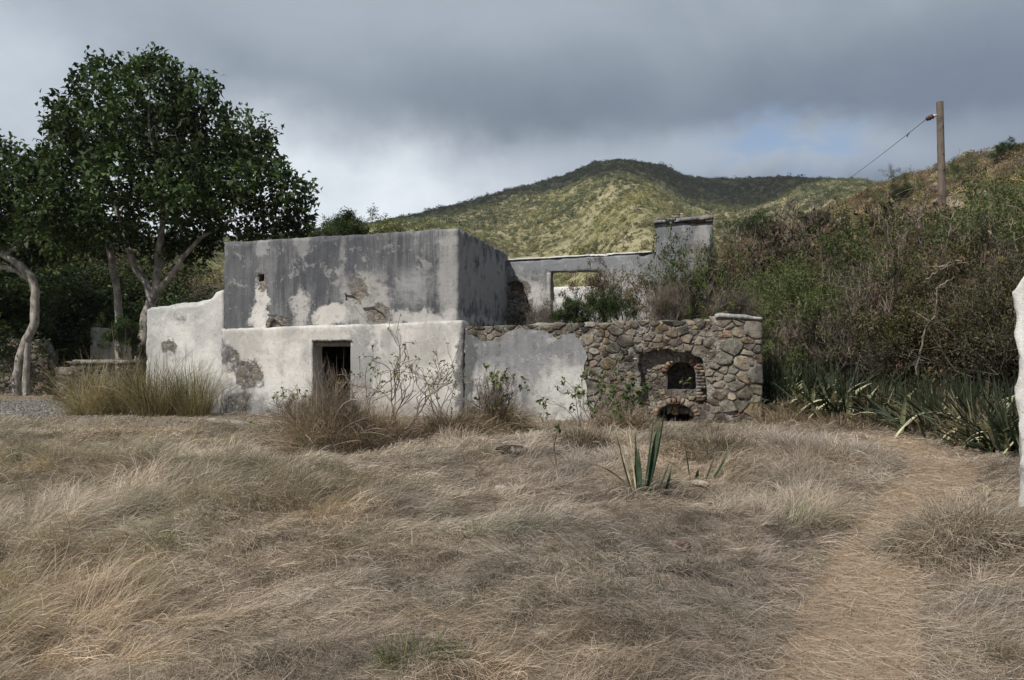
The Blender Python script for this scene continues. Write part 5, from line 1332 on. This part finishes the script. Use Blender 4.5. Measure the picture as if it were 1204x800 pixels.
pd = np.clip(.22+1.1*(zt_-.42)+.4*fbm(x/120,y/120,0,10,3), .08, .8)
sv = np.where(x/y > .28, .75, .5)
kind = np.where(rng.random(n) < pd, rng.integers(2,4,n), np.where(rng.random(n) < sv, rng.integers(4,6,n), rng.integers(0,2,n)))
s = rng.lognormal(.35,.35,n)*np.where(kind>=4,.8,1.0)*(.8+.35*(y/800))
scatter('mountain_wood', far, np.stack([x,y,z-.3],-1), rng.uniform(0,6.28,n), np.stack([s*1.15,s*1.15,s*rng.uniform(.7,1.2,n)],-1), kind)
mid = [clump(s, p, 260, .13) for s, p in ((611,W_BR),(612,W_BR),(613,W_BR),(614,W_OL),(615,W_DK),(616,W_RD),(617,W_ST))]
def hillside(name, n, k0, k1, seed, probs, smin, smax):
    rng = np.random.default_rng(seed); k = rng.uniform(k0,k1,n); t = rng.uniform(0,1.25,n)
    h0, hd = np.interp(k,HK,H0), np.interp(k,HK,HD); y = h0-4+(hd-h0+4)*t; x = k*y
    pt = .5+.5*fbm(x/9,y/9,0,seed,3)
    ok = rng.random(n) < .45+.9*pt*(y/140); x, y = x[ok], y[ok]; n = len(x)
    s = rng.uniform(smin,smax,n)*(.75+.4*y/120)
    scatter(name, mid, np.stack([x,y,G(x,y)-.12],-1), rng.uniform(0,6.28,n), np.stack([s*1.2,s*1.2,s],-1), rng.choice(7,n,p=probs))
hillside('hillside_scrub', 9000, .16, 1.1, 71, [.29,.26,.18,.05,.04,.10,.08], .45,1.15)
hillside('hillside_scrub', 2600, -1.1, -.18, 72, [.16,.16,.12,.20,.12,.06,.18], .9,2.1)

# ------------------------------------------------------------------ the dry field: combed, matted straw
def field():
    acc = Acc(); rng = np.random.default_rng(90)
    S_W = np.array([(.41,.335,.27),(.335,.265,.21),(.49,.42,.35),(.245,.185,.145),(.375,.32,.27)])
    pc_ = np.array([world(s_,d_,0)[:2] for s_,d_ in ((sL-3.4,0),(sE,0),(sE,8),(sL-3.4,8))])
    for y0,y1,den,wd,Lk,seg in ((1.4,3.2,260,.004,1,5),(3.2,5.5,5200,.0021,1,6),(5.5,8.5,3300,.0028,1,6),(8.5,12.5,1800,.0042,.95,5),(12.5,17.5,950,.0062,.8,5),(17.5,24,330,.011,.65,4),(24,34,60,.02,.8,4)):
        wmax = .72 if y0 > 2 else .6
        area = wmax*(y1**2-y0**2); n = int(area*den)
        y = np.sqrt(rng.uniform(y0**2,y1**2,n)); x = rng.uniform(-wmax,wmax,n)*y
        if y0 >= 24: m = x < -4; x, y = x[m], y[m]
        # keep off the building, the plant bed, the gravel
        u = (x-BX)*CA-(y-BY)*SA; v = (x-BX)*SA+(y-BY)*CA
        m = ~((u > sL-3.6) & (u < sE+.0) & (v > -.02))
        kpx = x/y*F+CX
        m &= ~((kpx > 895) & (y > bed_edge(kpx)+.1))
        m &= ~((((x+14)/4.0)**2+((y-23)/3.8)**2 < 1) & (rng.random(len(x)) < .9))
        pd = path_d(x,y); m &= rng.random(len(x)) < .5+.5*ss(.7,1.5,pd)
        x, y, pd = x[m], y[m], pd[m]; n = len(x)
        # most blades belong to tufts: rooted close together, swept over one way, drooping at the tips
        nt = int(area*(30 if y1 < 9 else 15)); ty = np.sqrt(rng.uniform(y0**2,y1**2,nt)); tx = rng.uniform(-wmax,wmax,nt)*ty
        tr = rng.lognormal(0,.35,nt)*(.042 if y1 < 9 else .07)
        tfl = -.35+1.8*fbm(tx/3.2,ty/3.2,0,93,2)+2.4*fbm(tx/1.3,ty/1.3,0,94,2)+np.where(tx > .25*ty,.5,0)+rng.normal(0,.55,nt)
        tj = rng.uniform(-.5,.5,(nt,4))
        order = np.argsort(ty); ty, tx, tr, tfl = ty[order], tx[order], tr[order], tfl[order]
        pick = rng.integers(0,nt,n); tuf = rng.random(n) < .68
        ox, oy = rng.normal(0,1,n), rng.normal(0,1,n)
        x = np.where(tuf, tx[pick]+ox*tr[pick]*1.3, x); y = np.where(tuf, np.clip(ty[pick]+oy*tr[pick],y0*.98,y1*1.02), y)
        u = (x-BX)*CA-(y-BY)*SA; v = (x-BX)*SA+(y-BY)*CA; kpx = x/y*F+CX; pd = path_d(x,y)
        m = ~((u > sL-3.6) & (u < sE) & (v > -.02)) & ~((kpx > 895) & (y > bed_edge(kpx)+.1)) & ~(((x+14)/4.0)**2+((y-23)/3.8)**2 < .9) & (rng.random(n) < .35+.65*ss(.8,1.5,pd))
        x, y, pd, pick, tuf, ox, oy = [q[m] for q in (x,y,pd,pick,tuf,ox,oy)]; n = len(x)
        j1, j2, j3, j4 = [np.where(tuf, tj[pick,q], rng.uniform(-.5,.5,n)) for q in range(4)]
        wild = (~tuf) & (rng.random(n) < .6)
        fl = np.where(tuf, tfl[pick], -.35+1.8*fbm(x/3.2,y/3.2,0,93,2)+2.4*fbm(x/1.3,y/1.3,0,94,2))
        az = fl + np.where(tuf, .35*(-np.sin(fl)*ox+np.cos(fl)*oy)+rng.normal(0,.16,n), rng.normal(0,.4,n)) + np.where(wild, rng.normal(0,1.4,n), 0)
        tall = .85*ss(.12,.5, fbm(x/1.5,y/1.5,0,95,3)+.36*ss(-.05,-.25,x/y)*ss(4.5,7,y)*ss(17,12,y))
        tall = np.maximum(tall, .95*ss(1.9,.3,np.abs(y-(14.2-.12*x)))*ss(-.35,.2,fbm(x/.9,y/.9,0,96,3))*ss(.12,.0,x/y)*ss(-.36,-.24,x/y))
        onp = ss(1.5,.8,pd); tall = tall*(1-onp)
        hx_, hy_ = world(fs(795),-.6,0)[:2]; hd_ = ss(1.3,.6,np.hypot(x-hx_,(y-hy_)*.7))
        L = (.17+.20*tall+.14*j2)*np.where(wild,.45,np.where(tuf,1.05,.8))*rng.uniform(.6,1.3,n)*Lk*(1-.45*onp)*(1-.75*hd_)
        tilt = np.clip(np.where(tuf,1.0,1.25)-.60*tall+.7*j3+rng.normal(0,.20,n)+.3*onp-np.where(wild,.3,0), .02, 1.5); bend = np.clip(np.where(tuf,.95,.35)+.35*tall+.6*j4+rng.normal(0,.28,n), -.6, 1.9)
        z = G(x,y)-.01+.17*np.clip(fbm(x/.55,y/.55,0,97,3)+.2,0,1)*(1-onp)*rng.uniform(0,1,n)
        base = S_W[rng.choice(5,n,p=[.3,.25,.15,.17,.13])]
        warm = fbm(x/2.2,y/2.2,0,98,3); lump = fbm(x/.6,y/.6,0,101,3); grey = .7*ss(.0,.4,fbm(x/1.1,y/1.1,0,102,3)); pale = ss(.05,.5,fbm(x/1.5,y/1.5,0,99,3)+.35*ss(-.08,-.3,x/y)*ss(5,7,y))
        c = base*(1+.10*warm)[:,None]*np.stack([1+.05*warm,np.ones(n),1-.10*warm],-1)
        c = c*(1+.30*lump)[:,None]*1.06*(1+.75*np.where(tuf,j1,0))[:,None]; c = c*(1-.45*grey[:,None])+c.mean(1,keepdims=True)*np.array((1.03,.99,.95))*.45*grey[:,None]*.9
        c = c*(1-.35*pale[:,None])+np.array((.44,.405,.345))*.35*pale[:,None]
        c = c*(1-.35*onp[:,None])+np.array((.36,.265,.18))*.35*onp[:,None]
        c = c*rng.uniform(.72,1.18,(n,1))*(1+.35*j2)[:,None]
        c = c*(1-.14*ss(-.15,.15,x/y))[:,None]
        gr = (fbm(x/.8,y/.8,0,100,3) > .5) & (rng.random(n) < .4); c[gr] = c[gr]*np.array((.66,.80,.58))
        blades(acc, np.stack([x,y,z],-1), az, L, tilt, bend, wd*rng.uniform(.6,1.35,n), c, rng, seg, .2, G, 1.2, .26)
        # short broken litter lying flat, on the path too
        nl = int(n*.34); y = np.sqrt(rng.uniform(y0**2,y1**2,nl)); x = rng.uniform(-wmax,wmax,nl)*y
        if y0 < 17:
            pd = path_d(x,y); kp = (pd < 1.6) | (rng.random(nl) < .5); x, y = x[kp], y[kp]; nl = len(x)
            blades(acc, np.stack([x,y,G(x,y)+.035*ss(1.3,.9,path_d(x,y))+.01],-1), rng.uniform(0,6.28,nl), rng.uniform(.06,.22,nl), rng.uniform(1.3,1.6,nl), rng.normal(0,.2,nl), wd*rng.uniform(.7,1.4,nl), S_W[rng.integers(0,5,nl)]*rng.uniform(.7,1.3,(nl,1)), rng, 3, .6, G, 1.0, .3)
    o = obj('dry_grass', acc.me('dry_grass', M_straw)); tag(o, kind='stuff')
field()

# ------------------------------------------------------------------ the clouds that shade the mountain top (overhead, out of the picture)
def mount_hit(px, py):
    k = (px-CX)/F; ys = np.linspace(200,1100,900); zr = CAMZ+(HY-py)/F*ys; h = mountain_h(k*ys, ys)
    i = np.argmax(h >= zr-.5) if (h >= zr-.5).any() else int(np.argmin(zr-h))
    return np.array([k*ys[i], ys[i], h[i]])
def cloud(pts, alt, seed, label=None):
    """pts: places on the ground whose sunlight it takes away"""
    Q = np.array([p+SUN*(alt-p[2])/SUN[2] for p in pts])[:,:2]
    lo, hi = Q.min(0)-20, Q.max(0)+20; st = 12.0
    gx, gy = np.arange(lo[0],hi[0],st), np.arange(lo[1],hi[1],st); X, Y = np.meshgrid(gx,gy,indexing='ij')
    ox, oy = 16*fbm(X/60,Y/60,0,seed,4), 16*fbm(X/60,Y/60,3,seed+1,4)
    ins = np.array([[in_poly((X[i,j]+ox[i,j],Y[i,j]+oy[i,j]), Q) for j in range(X.shape[1])] for i in range(X.shape[0])])
    d = ins.astype(float)
    for _ in range(6):
        e = np.pad(d,1); d = ins*(e[:-2,1:-1]+e[2:,1:-1]+e[1:-1,:-2]+e[1:-1,2:])/4*.5+d*.5*ins
    t = alt+4+70*d*(.7+.5*fbm(X/40,Y/40,0,seed+2,3)); b = alt-10*d
    V = np.concatenate([np.stack([X,Y,t],-1).reshape(-1,3), np.stack([X,Y,b],-1).reshape(-1,3)]); m = X.shape[1]; K0 = X.size; Fq = []
    c = ins[:-1,:-1]|ins[1:,:-1]|ins[:-1,1:]|ins[1:,1:]
    for i in range(c.shape[0]):
        for j in range(c.shape[1]):
            if not c[i,j]: continue
            a_ = i*m+j; Fq += [(a_,a_+m,a_+m+1,a_+1),(K0+a_,K0+a_+1,K0+a_+m+1,K0+a_+m)]
            for (di,dj,p,q) in ((0,-1,a_,a_+m),(1,0,a_+m,a_+m+1),(0,1,a_+m+1,a_+1),(-1,0,a_+1,a_)):
                ii, jj = i+di, j+dj
                if not (0 <= ii < c.shape[0] and 0 <= jj < c.shape[1] and c[ii,jj]): Fq.append((p,K0+p,K0+q,q))
    k = N('cloud_white'); mt = k.out(k.bsdf((.9,.9,.9), 1.0, spec=0))
    o = obj('cloud', mesh_data('cloud', V, np.array(Fq), None, True, [mt])); tag(o, kind='structure')
edge = [(300,272),(420,268),(480,258),(520,250),(560,240),(600,229),(640,221),(680,212),(710,206),(745,206),(775,216),(805,229),(840,240),(870,244),(900,240),(925,226),(948,214),(975,208),(1000,207)]
back = [mount_hit(px,py) for px,py in edge]
far_ = [np.array([(px-CX)/F*1250, 1250, 150.]) for px in (1060,900,700,500,250)]
cloud(back+far_, 900, 131)
# ------------------------------------------------------------------ the air
def haze():
    V = [(x,y,z) for z in (-8,320) for x,y in ((-1800,-1800),(1800,-1800),(1800,1800),(-1800,1800))]
    Fc = [(3,2,1,0),(4,5,6,7),(0,1,5,4),(1,2,6,5),(2,3,7,6),(3,0,4,7)]
    m = bpy.data.materials.new('thin_haze'); m.use_nodes = True; t = m.node_tree; t.nodes.clear()
    v = t.nodes.new('ShaderNodeVolumePrincipled'); v.inputs['Color'].default_value = (.92,.95,1,1); v.inputs['Density'].default_value = .00013; v.inputs['Anisotropy'].default_value = .2
    o = t.nodes.new('ShaderNodeOutputMaterial'); t.links.new(v.outputs[0], o.inputs['Volume'])
    tag(obj('haze', mesh_data('haze', V, Fc, None, False, [m])), kind='stuff')
haze()
